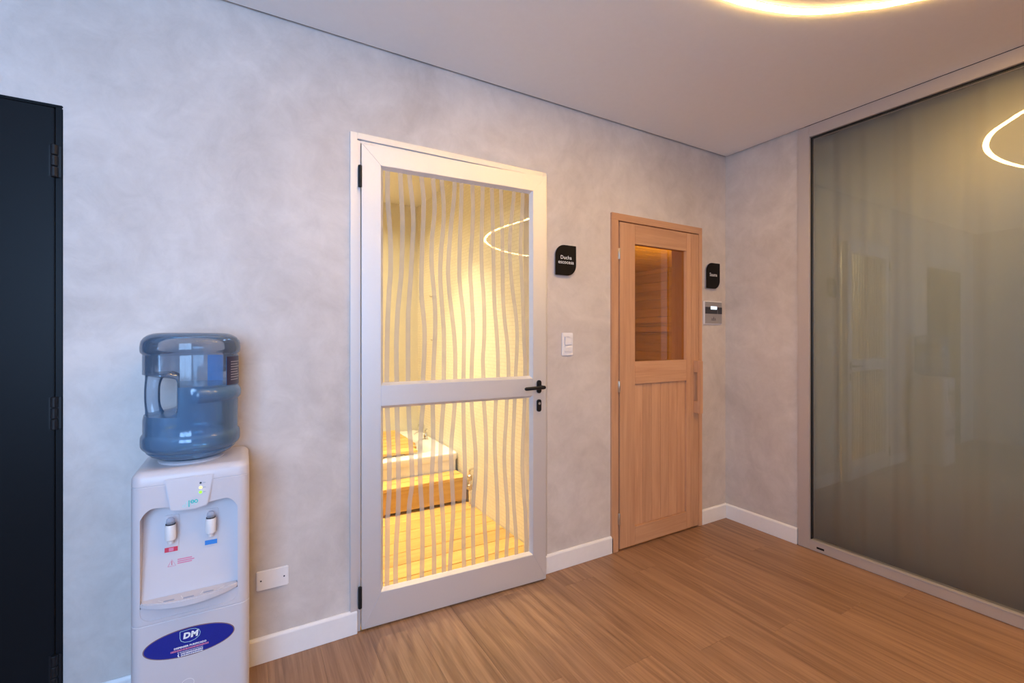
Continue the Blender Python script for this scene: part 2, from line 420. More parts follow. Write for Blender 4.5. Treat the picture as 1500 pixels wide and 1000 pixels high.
struct(w.build('wall_window_assumed', MT['plaster']), 'unseen plaster wall holding the assumed window, facing the black door', 'wall')
w2 = struct(empty('window_assumed', ((WX0_ + WX1_) / 2, YW, WZ0)), 'assumed window behind the camera, added for the cool light, facing the black door', 'window')  # assumed from the cool light on the left; no such window in view
XM = (WX0_ + WX1_) / 2
for (x0, x1, z0, z1) in ((WX0_, WX0_ + .05, WZ0, WZ1), (WX1_ - .05, WX1_, WZ0, WZ1), (WX0_ + .05, WX1_ - .05, WZ0, WZ0 + .05), (WX0_ + .05, WX1_ - .05, WZ1 - .05, WZ1), (XM - .02, XM + .02, WZ0 + .05, WZ1 - .05)):
    box('window_frame', MT['alu'], w2, (x0, YW - .10, z0), (x1, YW - .05, z1), 0.004)
for x0, x1 in ((WX0_ + .05, XM - .02), (XM + .02, WX1_ - .05)): box('pane', MT['glass'], w2, (x0, YW - .078, WZ0 + .05), (x1, YW - .072, WZ1 - .05))
# ---- ceiling with a shadow gap along the walls
G = 0.013
w = MB(); w.quadbox((XL, YF, H), (-G, -G, H + 0.03)); w.quadbox((-G, YF, H), (XR2, YB_END - G, H + 0.03))
struct(w.build('ceiling', MT['ceil']), 'smooth painted ceiling with a thin dark gap along the walls', 'ceiling')
struct(MB().quadbox((XL, YF, H + 0.032), (XR2, 0, H + 0.06)).build('trim_1', MT['gap']), 'dark shadow gap above the ceiling edge', 'trim')
# ---- baseboards
BH, BT = 0.098, 0.014
def baseboard(name, x0, x1, label):
    prof = [(0, 0), (BT, 0), (BT, BH - 0.008), (BT - 0.006, BH), (0, BH)]
    b = MB().prism([(p[0], p[1]) for p in prof], lambda a, z, d: Vector((d, -a, z)), x0, x1)
    struct(b.build(name, MT['base'], bevel=0.0015), label, 'baseboard')
baseboard('baseboard_back', -3.384, -2.470, 'white skirting board between the black door and the striped glass door')
baseboard('baseboard_back.001', -1.512, -1.044, 'white skirting board between the striped glass door and the sauna door')
baseboard('baseboard_back.002', -0.263, 0.0, 'short white skirting board between the sauna door and the corner')
prof = [(0, 0), (BT, 0), (BT, BH - 0.008), (BT - 0.006, BH), (0, BH)]
struct(MB().prism(prof, lambda a, z, d: Vector((-a, d, z)), -0.484, -BT).build('baseboard_right', MT['base'], bevel=0.0015), 'white skirting board from the corner to the glass partition', 'baseboard')

# ================================================================ DOOR 1 : black metal door
d1 = struct(empty('door_1', (D1[1], 0, 0)), 'plain black metal door with barrel hinges', 'door')
box('door_leaf', MT['blackdoor'], d1, (D1[0] + 0.02, -0.004, 0.006), (-3.406, 0.04, 1.981), 0.002)
box('frame_jamb', MT['blackdoor'], d1, (-3.4035, -0.003, 0.0), (-3.386, 0.045, 1.984), 0.002)
box('frame_jamb', MT['blackdoor'], d1, (D1[0], -0.003, 0.0), (D1[0] + 0.017, 0.045, 1.984), 0.002)
box('frame_head', MT['blackdoor'], d1, (D1[0], -0.003, 1.984), (-3.386, 0.045, 1.993), 0.002)
for z0, z1 in ((1.757, 1.862), (0.952, 1.058), (0.13, 0.235)):
    hg = box('hinge', MT['black'], d1, (-3.418, -0.008, z0 + 0.003), (-3.388, -0.0042, z1 - 0.003), 0.001)
    for k in range(3):
        a = z0 + (z1 - z0) * k / 3
        MB().lathe([(0.0075, 0.001), (0.009, 0.003), (0.009, (z1 - z0) / 3 - 0.003), (0.0075, (z1 - z0) / 3 - 0.001)], (-3.404, -0.012, a), 16).build('hinge_barrel', MT['black'], hg, smooth=True, org=Vector(d1.location))

# ================================================================ DOOR 2 : striped glass door, slightly ajar
d2 = struct(empty('door_2', (-2.452, 0, 0)), 'silver aluminium glass door with wavy frosted stripes, slightly ajar', 'door')
def fbox(name, lo, hi, bev=0.0015): return box(name, MT['alu'], d2, lo, hi, bev)
# fixed frame: outer flange and stepped inner profile
fbox('frame_jamb', (-2.498, -0.010, 0.0), (-2.469, 0.10, 2.1095)); fbox('frame_jamb', (-2.469, 0.000, 0.0), (-2.455, 0.10, 2.082))
fbox('frame_jamb', (-1.531, -0.010, 0.0), (-1.502, 0.10, 2.1095)); fbox('frame_jamb', (-1.545, 0.000, 0.0), (-1.531, 0.10, 2.082))
fbox('frame_head', (-2.469, -0.010, 2.083), (-1.531, 0.10, 2.1095)); fbox('frame_head', (-2.455, 0.000, 2.070), (-1.545, 0.10, 2.083))
TH = math.radians(3.15)
HX, HY = -2.452, -0.012
def leaf(p):                            # local (u along leaf, v into the wall, z) -> world
    u, v, z = p
    return Vector((HX + u * math.cos(TH) + v * math.sin(TH), HY - u * math.sin(TH) + v * math.cos(TH), z))
def leafm(a, b, d): return leaf((a, -d, b))
LW, LZ0, LZ1, LT = 0.909, 0.009, 2.066, 0.045
GU0, GU1 = 0.080, 0.832                 # glass opening
PN = ((1.038, 1.985), (0.148, 0.950))   # openings of the two panes in z
def lbox(name, u0, u1, z0, z1, v0=0.0, v1=LT, mat='alu', bev=0.0018): return box(name, MT[mat], d2, (u0, v0, z0), (u1, v1, z1), bev, xf=leaf)
# mitred corners: stiles and top/bottom rails as trapezoids
def lpoly(name, pts): return MB().prism(pts, leafm, -LT, 0.0).build(name, MT['alu'], d2, 0.0016)
lpoly('stile', [(0, LZ0), (GU0, PN[1][0]), (GU0, PN[0][1]), (0, LZ1)])
lpoly('stile', [(LW, LZ0), (LW, LZ1), (GU1, PN[0][1]), (GU1, PN[1][0])])
lpoly('rail', [(0.0, LZ1), (GU0, PN[0][1]), (GU1, PN[0][1]), (LW, LZ1)])
lpoly('rail', [(0.0, LZ0), (LW, LZ0), (GU1, PN[1][0]), (GU0, PN[1][0])])
lbox('rail', GU0, GU1, PN[1][1], PN[0][0])
GV = 0.020                              # glass depth behind the leaf face
def leaf_hit(x, y, v):
    d = ray(x, y); nrm = Vector((math.sin(TH), math.cos(TH), 0)); org = leaf((0, v, 0))
    p = CAMP + d * ((org - CAMP).dot(nrm) / d.dot(nrm)); q = p - org
    return q.x * math.cos(TH) - q.y * math.sin(TH), p.z
UP = [[(567.6,256),(567.9,293),(570,320),(572,352),(572,400),(570,425),(568.7,451),(567.3,485),(566.5,556)],
 [(586.5,256),(588.4,296),(589.7,328),(588,400),(585.4,425),(582.3,459),(580.6,502),(581,558)],
 [(599.6,256),(604,296),(605.5,328),(603.6,368),(602,400),(599.6,434),(598,459),(597.6,502),(597.8,556)],
 [(617.2,258),(620.4,288),(620.4,312),(618.8,352),(617.5,400),(617.5,434),(620,459),(621.9,485),(621.4,519),(619.7,553)],
 [(634,261),(636,283),(636.4,312),(633.2,344),(632,376),(633,400),(635.5,425),(637.2,451),(637.4,485),(635.8,519),(634.5,553)],
 [(646.8,264),(649.2,288),(650,312),(648.9,336),(646,368),(644.7,400),(645.7,425),(647.7,451),(650,485),(650.3,519),(650,553)],
 [(666,269),(664.4,296),(660.9,328),(658.8,352),(656.9,384),(656.3,400),(658.8,434),(661.8,459),(664.8,485),(666.8,519),(666.6,553)],
 [(676,272),(675.7,296),(674.9,320),(673.6,352),(672.7,400),(674.4,425),(677.5,451),(679.5,476),(679.7,502),(679.2,536),(679,553)],
 [(692,275),(692.8,304),(692,336),(690,368),(688.7,400),(690.3,425),(691.8,451),(693,476),(692.6,502),(691.3,527),(690.6,553)],
 [(706.9,277),(706.4,304),(705.6,336),(705.2,368),(705.9,400),(707.9,425),(709,451),(709.5,476),(708.8,502),(707.3,527),(708.1,553)],
 [(720.5,278),(721.3,304),(722,336),(722.4,360),(723.2,400),(723.6,425),(724.6,451),(726.6,476),(728.3,502),(729.4,527),(729.5,553)],
 [(734,281),(734.4,304),(735.5,336),(736,368),(736.2,400),(736.5,425),(737.7,451),(739.9,476),(743,502),(744.5,527),(745,553)],
 [(752.8,283),(750.7,304),(747.7,336),(746.6,368),(748.4,400),(750.6,425),(754.3,451),(756.9,476),(757.4,502),(756.4,527),(755.2,550)],
 [(765.6,286),(764.8,312),(763.2,336),(762.4,360),(763.7,400),(765,425),(765.9,451),(766.6,476),(767.6,502),(768.8,527),(768.8,550)]]
LO = [[(567,595),(569.1,636),(570.2,664),(570,720),(567.8,758),(567.5,790),(567,838),(566.7,857)],
 [(581.3,594),(582.4,636),(583.4,671),(583.8,720),(583.6,734),(582.2,766),(580.3,798),(579.3,830),(579.5,854)],
 [(598.5,593),(599.6,622),(602.4,664),(603.7,699),(603,715),(600,734),(598.7,758),(598,790),(599,838),(599,850)],
 [(619.5,591),(617,622),(615.6,650),(615,678),(616,715),(617.4,734),(618.5,758),(618.7,806),(617.9,843)],
 [(633.8,590),(634.5,636),(634.2,664),(632.8,692),(632,720),(632.6,742),(634.7,774),(635.8,806),(635.8,838)],
 [(649.6,588),(647.1,622),(645.7,650),(644.7,685),(645.8,715),(647.3,734),(648.9,758),(649.9,790),(650.2,835)],
 [(666.1,587),(663.6,622),(661,650),(661,678),(662.6,715),(663.8,742),(663,766),(660.9,798),(659,833)],
 [(678.7,587),(679.2,622),(680,650),(681,692),(680.3,715),(679.4,732),(678.9,764),(679,796),(679.7,826)],
 [(690.6,586),(692.4,615),(694.5,636),(696.6,664),(696.3,699),(693.8,724),(692.7,748),(693,796),(693.5,823)],
 [(708.5,584),(710.6,615),(712,650),(711.7,692),(711,718),(710,732),(709.3,756),(711.4,796),(712.5,820)],
 [(726.4,583),(725,622),(724.6,650),(725.7,678),(727.8,718),(728.7,748),(728.7,780),(727.7,815)],
 [(742.4,583),(741.2,615),(739.8,636),(738.6,671),(740,699),(741.8,724),(743.4,748),(743.4,780),(741.8,810)],
 [(754,581),(752.4,622),(751.2,650),(751,692),(752.2,732),(753.8,756),(755.9,788),(756.2,809)],
 [(768.5,581),(766.9,622),(765.5,650),(765,685),(767,722),(769.3,748),(770.6,780),(771.4,806)]]
def catmull(pts, z):                     # pts sorted by z ; smooth interpolation of u
    if z <= pts[0][1]: return pts[0][0]
    if z >= pts[-1][1]: return pts[-1][0]
    for i in range(len(pts) - 1):
        if pts[i][1] <= z <= pts[i + 1][1]:
            t = (z - pts[i][1]) / (pts[i + 1][1] - pts[i][1])
            p0 = pts[max(i - 1, 0)][0]; p1 = pts[i][0]; p2 = pts[i + 1][0]; p3 = pts[min(i + 2, len(pts) - 1)][0]
            return 0.5 * (2 * p1 + (p2 - p0) * t + (2 * p0 - 5 * p1 + 4 * p2 - p3) * t * t + (3 * p1 - p0 - 3 * p2 + p3) * t ** 3)
for (z0, z1), STR in zip(PN, (UP, LO)):
    pane = lbox('glass_pane', GU0 - 0.004, GU1 + 0.004, z0 - 0.004, z1 + 0.004, GV, GV + 0.005, 'glass', 0)
    # sloping glazing beads
    sl = 0.012
    for pts in ([(GU0, z0), (GU1, z0), (GU1 - sl, z0 + sl), (GU0 + sl, z0 + sl)], [(GU0, z1), (GU0 + sl, z1 - sl), (GU1 - sl, z1 - sl), (GU1, z1)],
                [(GU0, z0), (GU0 + sl, z0 + sl), (GU0 + sl, z1 - sl), (GU0, z1)], [(GU1, z0), (GU1, z1), (GU1 - sl, z1 - sl), (GU1 - sl, z0 + sl)]):
        outer = (z0, z1, GU0, GU1)
        dep = lambda a, b, zz=(z0, z1): -0.0035 if (abs(a - GU0) < 1e-6 or abs(a - GU1) < 1e-6) else -GV + 0.001
        b = MB().prism(pts, leafm, -GV - 0.0005, dep)
        b.build('glazing_bead', MT['alu'], d2)
    for tr in STR:
        pts = sorted((leaf_hit(x, y, GV) for x, y in tr), key=lambda p: p[1])
        hw = 0.0105
        b = MB(); k = 30; L, Rr = [], []
        zs = [z0 + 0.004 + (z1 - z0 - 0.008) * i / k for i in range(k + 1)]
        for z in zs:
            u = min(max(catmull(pts, z), GU0 + hw), GU1 - hw)
            L.append(leaf((u - hw, GV - 0.0006, z))); Rr.append(leaf((u + hw, GV - 0.0006, z)))
        b.v = L + Rr; n = k + 1
        b.f = [(i, n + i, n + i + 1, i + 1) for i in range(k)]
        b.build('frosted_stripe', MT['stripe'], pane, org=Vector(d2.location))
# hinges
for z0, z1 in ((1.880, 1.972), (0.103, 0.194)):
    hg = MB().lathe([(0.006, 0), (0.0075, 0.002), (0.0075, z1 - z0 - 0.002), (0.006, z1 - z0)], (-2.459, -0.014, z0), 14).build('hinge', MT['black'], d2, smooth=True)
    box('hinge_plate', MT['black'], hg, (-2.4665, -0.012, z0), (-2.4545, -0.0105, z1), org=Vector(d2.location))
# lever handle on an oval rose
HU, HZZ = leaf_hit(789, 566, 0)
hd = MB().prism([(HU + 0.013 * math.cos(a) , HZZ + (0.020 if math.sin(a) > 0 else -0.020) + 0.013 * math.sin(a)) for a in [2 * PI * i / 28 for i in range(28)]], leafm, 0.0, 0.009).build('handle', MT['black'], d2, 0.0015)
MB().tube([leaf((HU, 0, HZZ)), leaf((HU, -0.02, HZZ)), leaf((HU, -0.045, HZZ))], 0.009, 14).build('spindle', MT['black'], hd, smooth=True, org=Vector(d2.location))
MB().tube([leaf((HU + 0.010, -0.044, HZZ)), leaf((HU + 0.002, -0.046, HZZ)), leaf((HU - 0.05, -0.047, HZZ - 0.0015)), leaf((HU - 0.098, -0.047, HZZ - 0.003)), leaf((HU - 0.104, -0.047, HZZ - 0.003))], [0.0085, 0.0095, 0.0085, 0.0085, 0.005], 14).build('lever', MT['black'], hd, smooth=True, org=Vector(d2.location))
LU, LZ = leaf_hit(789, 593.5, 0)
lk = MB().prism(rrect(LU - 0.0125, LU + 0.0125, LZ - 0.031, LZ + 0.031, 0.011), leafm, 0.0, 0.008).build('lock_plate', MT['black'], d2, 0.0012)
MB().prism([(LU + 0.0065 * math.cos(2 * PI * i / 16), LZ + 0.011 + 0.0065 * math.sin(2 * PI * i / 16)) for i in range(16)] , leafm, 0.0078, 0.0105).build('lock_cylinder', MT['steel'], lk, org=Vector(d2.location))

# ================================================================ DOOR 3 : sauna door
d3 = struct(empty('door_3', (-0.66, 0, 0)), 'pale cedar sauna door with a bronze window and wooden pull', 'door')
fw = 0.05
SX0, SX1, SZ1 = -1.053, -0.262, 1.966
box('frame_jamb', MT['sauna_v'], d3, (SX0, -0.014, 0), (SX0 + fw, WT + 0.01, SZ1 - fw + 0.008), 0.0015)
box('frame_jamb', MT['sauna_v'], d3, (SX1 - 0.034, -0.014, 0), (SX1, WT + 0.01, SZ1 - fw + 0.008), 0.0015)
box('frame_head', MT['sauna_h'], d3, (SX0, -0.014, SZ1 - fw + 0.008), (SX1, WT + 0.01, SZ1), 0.0015)
DX0, DX1, DZ0, DZ1, DYF, DYB = -0.994, -0.302, 0.012, 1.917, -0.016, 0.024
WX0, WX1, WZa, WZb = -0.873, -0.420, 1.100, 1.800
def sbox(name, mat, x0, x1, z0, z1, y0=DYF, y1=DYB, bev=0.0015, par=None): return box(name, MT[mat], par or d3, (x0, y0, z0), (x1, y1, z1), bev, org=Vector(d3.location))
sbox('stile', 'sauna_v', DX0, WX0, DZ0, DZ1)
sbox('stile', 'sauna_v', WX1, WX1 + 0.045, DZ0, DZ1); sbox('stile', 'sauna_v', WX1 + 0.0455, DX1, DZ0, DZ1)
sbox('rail', 'sauna_h', WX0, WX1, WZb, DZ1); sbox('rail', 'sauna_h', WX0, WX1, 0.966, WZa); sbox('rail', 'sauna_h', WX0, WX1, DZ0, 0.120)
nb = 6
for k in range(nb):
    a = WX0 + (WX1 - WX0) * k / nb; b2 = WX0 + (WX1 - WX0) * (k + 1) / nb
    sbox('panel_board', 'sauna_v', a, b2, 0.120, 0.966, DYF + 0.012, DYB - 0.006, 0.0022)
sbox('window_pane', 'glass_s', WX0, WX1, WZa, WZb, 0.004, 0.009, 0)
for z0, z1 in ((1.699, 1.762), (0.926, 0.990), (0.158, 0.222)):
    hg = MB().lathe([(0.005, 0), (0.006, 0.002), (0.006, z1 - z0 - 0.002), (0.005, z1 - z0)], (-0.999, -0.017, z0), 14).build('hinge', MT['brass'], d3, smooth=True)
    box('hinge_plate', MT['brass'], hg, (-1.009, -0.0155, z0), (-0.9995, -0.0143, z1), org=Vector(d3.location))
# wooden D pull: two blocks and a bar
hx = -0.338
hd = sbox('pull_handle', 'sauna_v', hx - 0.014, hx + 0.014, 0.752, 1.092, DYF - 0.052, DYF - 0.028, 0.003)
sbox('pull_foot', 'sauna_v', hx - 0.014, hx + 0.014, 1.018, 1.090, DYF - 0.029, DYF, 0.002, hd); sbox('pull_foot', 'sauna_v', hx - 0.014, hx + 0.014, 0.754, 0.830, DYF - 0.029, DYF, 0.002, hd)

# ================================================================ GLASS PARTITION (right)
w1 = struct(empty('window_1', (0, -1.0, 0)), 'tall grey green glass partition in a bronze grey frame', 'window')
def gb(name, y0, y1, z0, z1, x0=-0.012, x1=0.05, mat='aluB', bev=0.002, par=None): return box(name, MT[mat], par or w1, (x0, y0, z0), (x1, y1, z1), bev, org=Vector(w1.location))
gb('frame_stile', -0.553, -0.4885, 0.001, H - 0.002); gb('frame_stile', YB_END, YB_END + 0.06, 0.001, H - 0.002)
gb('frame_head', YB_END + 0.06, -0.553, 2.421, H - 0.002)
br = gb('frame_sill', YB_END + 0.06, -0.553, 0.001, 0.052)
gb('drain_slot', -0.634, -0.594, 0.020, 0.031, -0.0132, -0.0118, 'black', 0, br)
gb('frame_sill', YB_END + 0.06, -0.553, 0.0525, 0.058, -0.0135, 0.012, 'aluB', 0.0015)
gb('glazing_gasket', -0.5575, -0.5535, 0.058, 2.421, 0.004, 0.028, 'black', 0); gb('glazing_gasket', YB_END + 0.06, -0.5575, 2.4165, 2.4205, 0.004, 0.028, 'black', 0)
gb('glass_pane', YB_END + 0.06, -0.5575, 0.058, 2.4165, 0.012, 0.020, 'glass_b', 0)
# sheer curtain behind the glass
b = MB(); nu = 220; rows = []
random.seed(3); ph = [random.uniform(0, 6.28) for _ in range(6)]
for zz in (0.03, 0.6, 1.2, 1.8, 2.44):
    r = []
    for i in range(nu + 1):
        y = -0.50 - (0.96) * i / nu
        x = 0.105 + 0.005 * math.sin(y * 42 + ph[0] + 0.25 * zz) + 0.008 * math.sin(y * 23 + ph[1]) + 0.002 * math.sin(y * 91 + ph[2] - 0.2 * zz)
        r.append((x, y, zz))
    rows.append(r)
b.rings(rows, cap=False, closed=False)
cu = tag(b.build('curtain', MT['curtain'], smooth=True), 'grey green curtain hanging in folds behind the glass partition', 'curtain')
sd = cu.modifiers.new('thick', 'SOLIDIFY'); sd.thickness = 0.002

# ================================================================ SHOWER ROOM behind door 2
SXW, SYB, SH = -1.412, 2.36, 2.52
struct(MB().quadbox((SXW, WT, -0.2), (SXW + 0.10, SYB + 0.1, 2.62)).build('wall_shower_right', MT['tile']), 'cream mosaic tiled wall inside the shower room', 'wall')
struct(MB().quadbox((-3.4, SYB, -0.2), (SXW, SYB + 0.1, 2.62)).build('wall_shower_back', MT['shwall']), 'cream wall behind the bath', 'wall')
struct(MB().quadbox((-3.5, WT, -0.2), (-3.4, SYB + 0.1, 2.62)).build('wall_shower_left', MT['shwall']), 'cream wall at the left of the shower room', 'wall')
struct(MB().quadbox((-3.4, WT, SH), (SXW, SYB, SH + 0.05)).build('ceiling_shower', MT['shwall']), 'cream ceiling of the shower room', 'ceiling')
sf = struct(empty('floor_shower', (-2.4, 1.1, 0)), 'golden wooden slatted deck of the shower room', 'floor')
box('deck_base', MT['sub'], sf, (-3.4, 0.0, -0.10), (SXW, SYB, -0.03), org=Vector(sf.location))
yy = 0.105; bw = 0.139
while yy < 1.4:
    if yy < WT: xa, xb, y1 = D2[0] + 0.001, D2[1] - 0.001, WT - 0.006
    else: xa, xb, y1 = -3.39, SXW - 0.004, yy + bw - 0.006
    o = MB().quadbox((xa, yy, -0.03), (xb, y1, -0.002)).build('deck_board', MT['deck'], None, 0.002, 1, org=Vector((-2.4, (yy + y1) / 2, 0)))
    o.parent = sf; o.location = o.location - sf.location
    yy = y1 + 0.006
o = MB().quadbox((-2.454, 0.012, -0.03), (-1.546, 0.099, -0.002)).build('deck_board', MT['deck'], None, 0.002, 1, org=Vector((-2.4, 0.055, 0)))
o.parent = sf; o.location = o.location - sf.location
# wooden step in front of the bath
st = tag(empty('wooden_step', (-2.4, 1.26, 0)), 'long golden wooden step in front of the white bath', 'step')
box('front_board', MT['deck'], st, (-3.38, 1.165, 0.020), (SXW - 0.02, 1.185, 0.170), 0.002)
for k in range(2):
    box('tread_board', MT['deck'], st, (-3.38, 1.160 + k * 0.101, 0.170), (SXW - 0.02, 1.257 + k * 0.101, 0.192), 0.002)
for k in range(4):
    box('support_block', MT['deck'], st, (-3.3 + k * 0.6, 1.19, -0.002), (-3.24 + k * 0.6, 1.34, 0.170), 0.002)
# bath
bt = tag(empty('bathtub', (-2.35, 1.86, 0)), 'white acrylic bathtub behind the wooden step', 'bathtub')
BX0, BX1, BY0, BY1, BZ = -3.3, SXW - 0.012, 1.372, SYB - 0.005, 0.335
def ringr(x0, x1, y0, y1, r, z): return [(p[0], p[1], z) for p in rrect(x0, x1, y0, y1, r, 8)]
MB().rings([ringr(BX0, BX1, BY0, BY1, 0.02, 0.0), ringr(BX0, BX1, BY0, BY1, 0.02, 0.27), ringr(BX0, BX1, BY0, BY1, 0.02, 0.271)], cap=False).build('apron', MT['acrylic'], bt)
MB().rings([ringr(BX0 - .0, BX1, BY0 - 0.012, BY1, 0.02, 0.275), ringr(BX0 - .0, BX1, BY0 - 0.018, BY1, 0.02, 0.29), ringr(BX0, BX1, BY0 - 0.018, BY1, 0.02, BZ - 0.008), ringr(BX0 + .006, BX1 - .006, BY0 - 0.010, BY1 - .006, 0.02, BZ),
            ringr(BX0 + .10, BX1 - .12, BY0 + .09, BY1 - .12, 0.14, BZ), ringr(BX0 + .12, BX1 - .14, BY0 + .11, BY1 - .14, 0.14, BZ - 0.02), ringr(BX0 + .20, BX1 - .22, BY0 + .18, BY1 - .2, 0.14, 0.06), ringr(BX0 + .3, BX1 - .3, BY0 + .25, BY1 - .26, 0.10, 0.04)], cap=False).build('tub_shell', MT['acrylic'], bt, smooth=True)
MB().prism(rrect(BX0 + .3, BX1 - .3, BY0 + .25, BY1 - .26, 0.10, 8), lambda a, b2, d: Vector((a, b2, d)), 0.035, 0.0402).build('tub_bottom', MT['acrylic'], bt)
# slatted wooden tray across the bath
tr = tag(empty('bath_tray', (-2.0, 1.75, BZ)), 'slatted golden wooden board lying across the white bathtub', 'tray')
TX0, TX1, TY0, TY1 = -2.60, -1.66, 1.44, 2.28
for k in range(2): box('batten', MT['deck'], tr, (TX0 + 0.1 + k * 0.68, TY0 + 0.01, BZ), (TX0 + 0.16 + k * 0.68, TY1 - 0.01, BZ + 0.014), 0.001)
ns = 7
for k in range(ns):
    y0 = TY0 + (TY1 - TY0) * k / ns
    xe = TX1 - 0.0 if k > 1 else TX1 - 0.06 + 0.03 * k
    box('slat', MT['deck'], tr, (TX0, y0 + 0.002, BZ + 0.014), (xe, y0 + (TY1 - TY0) / ns - 0.003, BZ + 0.034), 0.003)
# tap and spout on the tub rim, knob on the wall
fc = tag(empty('bath_faucet', (-1.525, 1.97, BZ)), 'small chrome faucet on the rim of the bathtub', 'faucet')
MB().lathe([(0.026, 0), (0.026, 0.008), (0.016, 0.014), (0.016, 0.06), (0.012, 0.066)], (-1.495, 1.90, BZ), 18).build('body', MT['chrome'], fc, smooth=True)
MB().tube([(-1.495, 1.90, BZ + 0.045), (-1.53, 1.90, BZ + 0.07), (-1.58, 1.90, BZ + 0.07), (-1.60, 1.90, BZ + 0.055)], 0.009, 12).build('spout', MT['chrome'], fc, smooth=True)
MB().tube([(-1.495, 1.90, BZ + 0.064), (-1.495, 1.90, BZ + 0.085), (-1.495, 1.86, BZ + 0.10)], 0.006, 10).build('lever', MT['chrome'], fc, smooth=True)
kb = MB().tube([(SXW, 2.20, 0.40), (SXW - 0.02, 2.20, 0.40), (SXW - 0.022, 2.20, 0.40), (SXW - 0.05, 2.20, 0.40)], [0.03, 0.03, 0.018, 0.016], 18).build('bath_mixer', MT['chrome'], smooth=True, org=Vector((SXW, 2.2, 0.4)))
tag(kb, 'round chrome mixer on the cream wall above the bathtub', 'mixer')
# pipe with two valves at the end of the step
pv = tag(empty('water_valve', (SXW - 0.012, 1.10, 0)), 'upright brass pipe with two valves beside the wooden step', 'valve')
px, py = SXW - 0.030, 1.085
MB().tube([(px, py, -0.002), (px, py, 0.10), (px, py, 0.26)], 0.008, 10).build('pipe', MT['chrome'], pv, smooth=True)
for zc in (0.135, 0.205):
    v = MB().lathe([(0.010, -0.022), (0.018, -0.016), (0.018, 0.016), (0.010, 0.022)], (px, py, zc), 12).build('valve_body', MT['brass'], pv, smooth=True)
    MB().tube([(px, py, zc), (px - 0.02, py - 0.02, zc + 0.004), (px - 0.032, py - 0.03, zc + 0.006)], [0.006, 0.006, 0.010], 10).build('valve_lever', MT['chrome'], v, smooth=True, org=Vector(pv.location))
MB().tube([(px, py, 0.25), (px, py, 0.265), (SXW, py, 0.27)], 0.008, 10).build('elbow', MT['chrome'], pv, smooth=True)
# two tiny hooks on the right shower wall
for y, z in ((1.93, 1.61), (1.895, 1.217)):
    hk = MB().tube([(SXW, y, z), (SXW - 0.012, y, z), (SXW - 0.03, y, z - 0.002), (SXW - 0.034, y, z + 0.008)], [0.012, 0.005, 0.005, 0.004], 10).build('wall_hook', MT['chrome'], smooth=True, org=Vector((SXW, y, z)))
    tag(hk, 'tiny chrome hook on the shower wall, the %s of a pair' % ('upper' if z > 1.4 else 'lower'), 'hook', 'hooks on the shower wall')
# assumed recessed downlights, out of view, added to light the shower room
def assumed_downlight(x, y, z, power, color, size, blend, label, rad=0.04):
    e = tag(empty('assumed_downlight', (x, y, z)), label, 'lamp', 'assumed downlights of the shower room')
    MB().rings([[(x + r * math.cos(2 * PI * i / 24), y + r * math.sin(2 * PI * i / 24), z - d) for i in range(24)] for r, d in ((rad + 0.012, 0.0), (rad + 0.012, 0.004), (rad + 0.002, 0.006), (rad, 0.001))], cap=False).build('trim_ring', MT['white'], e, smooth=True)
    MB().prism([(x + rad * math.cos(2 * PI * i / 24), y + rad * math.sin(2 * PI * i / 24)) for i in range(24)], lambda a, b2, d: Vector((a, b2, z - d)), 0.0, 0.002).build('lamp_face', MT['lampface'], e)
    l = bpy.data.lights.new('assumed_downlight_beam', 'AREA'); l.shape = 'DISK'; l.size = 2 * rad; l.energy = power; l.color = color; l.spread = size
    o = bpy.data.objects.new('assumed_downlight_beam', l); o.location = (0, 0, -0.012); C.objects.link(o); o.parent = e
WARM = (1.0, 0.83, 0.56)
assumed_downlight(-1.95, 1.10, SH, 6.5, WARM, math.radians(75), 0.6, 'assumed ceiling lamp near the tiled wall of the shower room')
assumed_downlight(-2.35, 1.80, SH, 7.5, WARM, math.radians(150), 0.5, 'assumed ceiling lamp above the bathtub')
assumed_downlight(-2.95, 0.80, SH, 6.5, WARM, math.radians(150), 0.7, 'added ceiling lamp out of view above the shower deck')  # unseen lamp, added for overall light in the shower room

# ================================================================ SAUNA behind door 3
QX0, QX1, QY1, QH = -1.30, 1.15, 2.3, 2.02
struct(MB().quadbox((QX1, WT, -0.2), (QX1 + 0.1, QY1 + 0.1, 2.62)).build('wall_sauna_right', MT['sauna_in']), 'wall of the sauna carrying the panelling', 'wall')
struct(MB().quadbox((QX0 + 0.0, QY1, -0.2), (QX1, QY1 + 0.1, 2.62)).build('wall_sauna_back', MT['sauna_inx']), 'back wall of the sauna', 'wall')
struct(MB().quadbox((QX0, WT, QH), (QX1, QY1, QH + 0.05)).build('ceiling_sauna', MT['sauna_inx']), 'wooden ceiling of the sauna', 'ceiling')
struct(MB().quadbox((QX0, 0.0, -0.1), (QX1, QY1, -0.006)).build('floor_sauna', MT['deck']), 'wooden floor of the sauna', 'floor')
sw = bpy.data.objects['wall_sauna_right']; sb = bpy.data.objects['wall_sauna_back']
struct(MB().quadbox((0.14, WT - 0.06, -0.2), (QX1, WT, 2.62)).build('wall_sauna_front', MT['sauna_inx']), 'inner front wall of the sauna', 'wall')
z = 0.0
while z < QH - 0.02:
    z1 = min(z + 0.098, QH)
    box('panelling_board', MT['sauna_in'], sw, (QX1 - 0.016, WT, z), (QX1, QY1, z1 - 0.0015), 0.0015, seg=1)
    box('panelling_board', MT['sauna_inx'], sb, (QX0, QY1 - 0.016, z), (QX1 - 0.016, QY1, z1 - 0.0015), 0.0015, seg=1)
    z += 0.098
y = WT; sc = bpy.data.objects['ceiling_sauna']
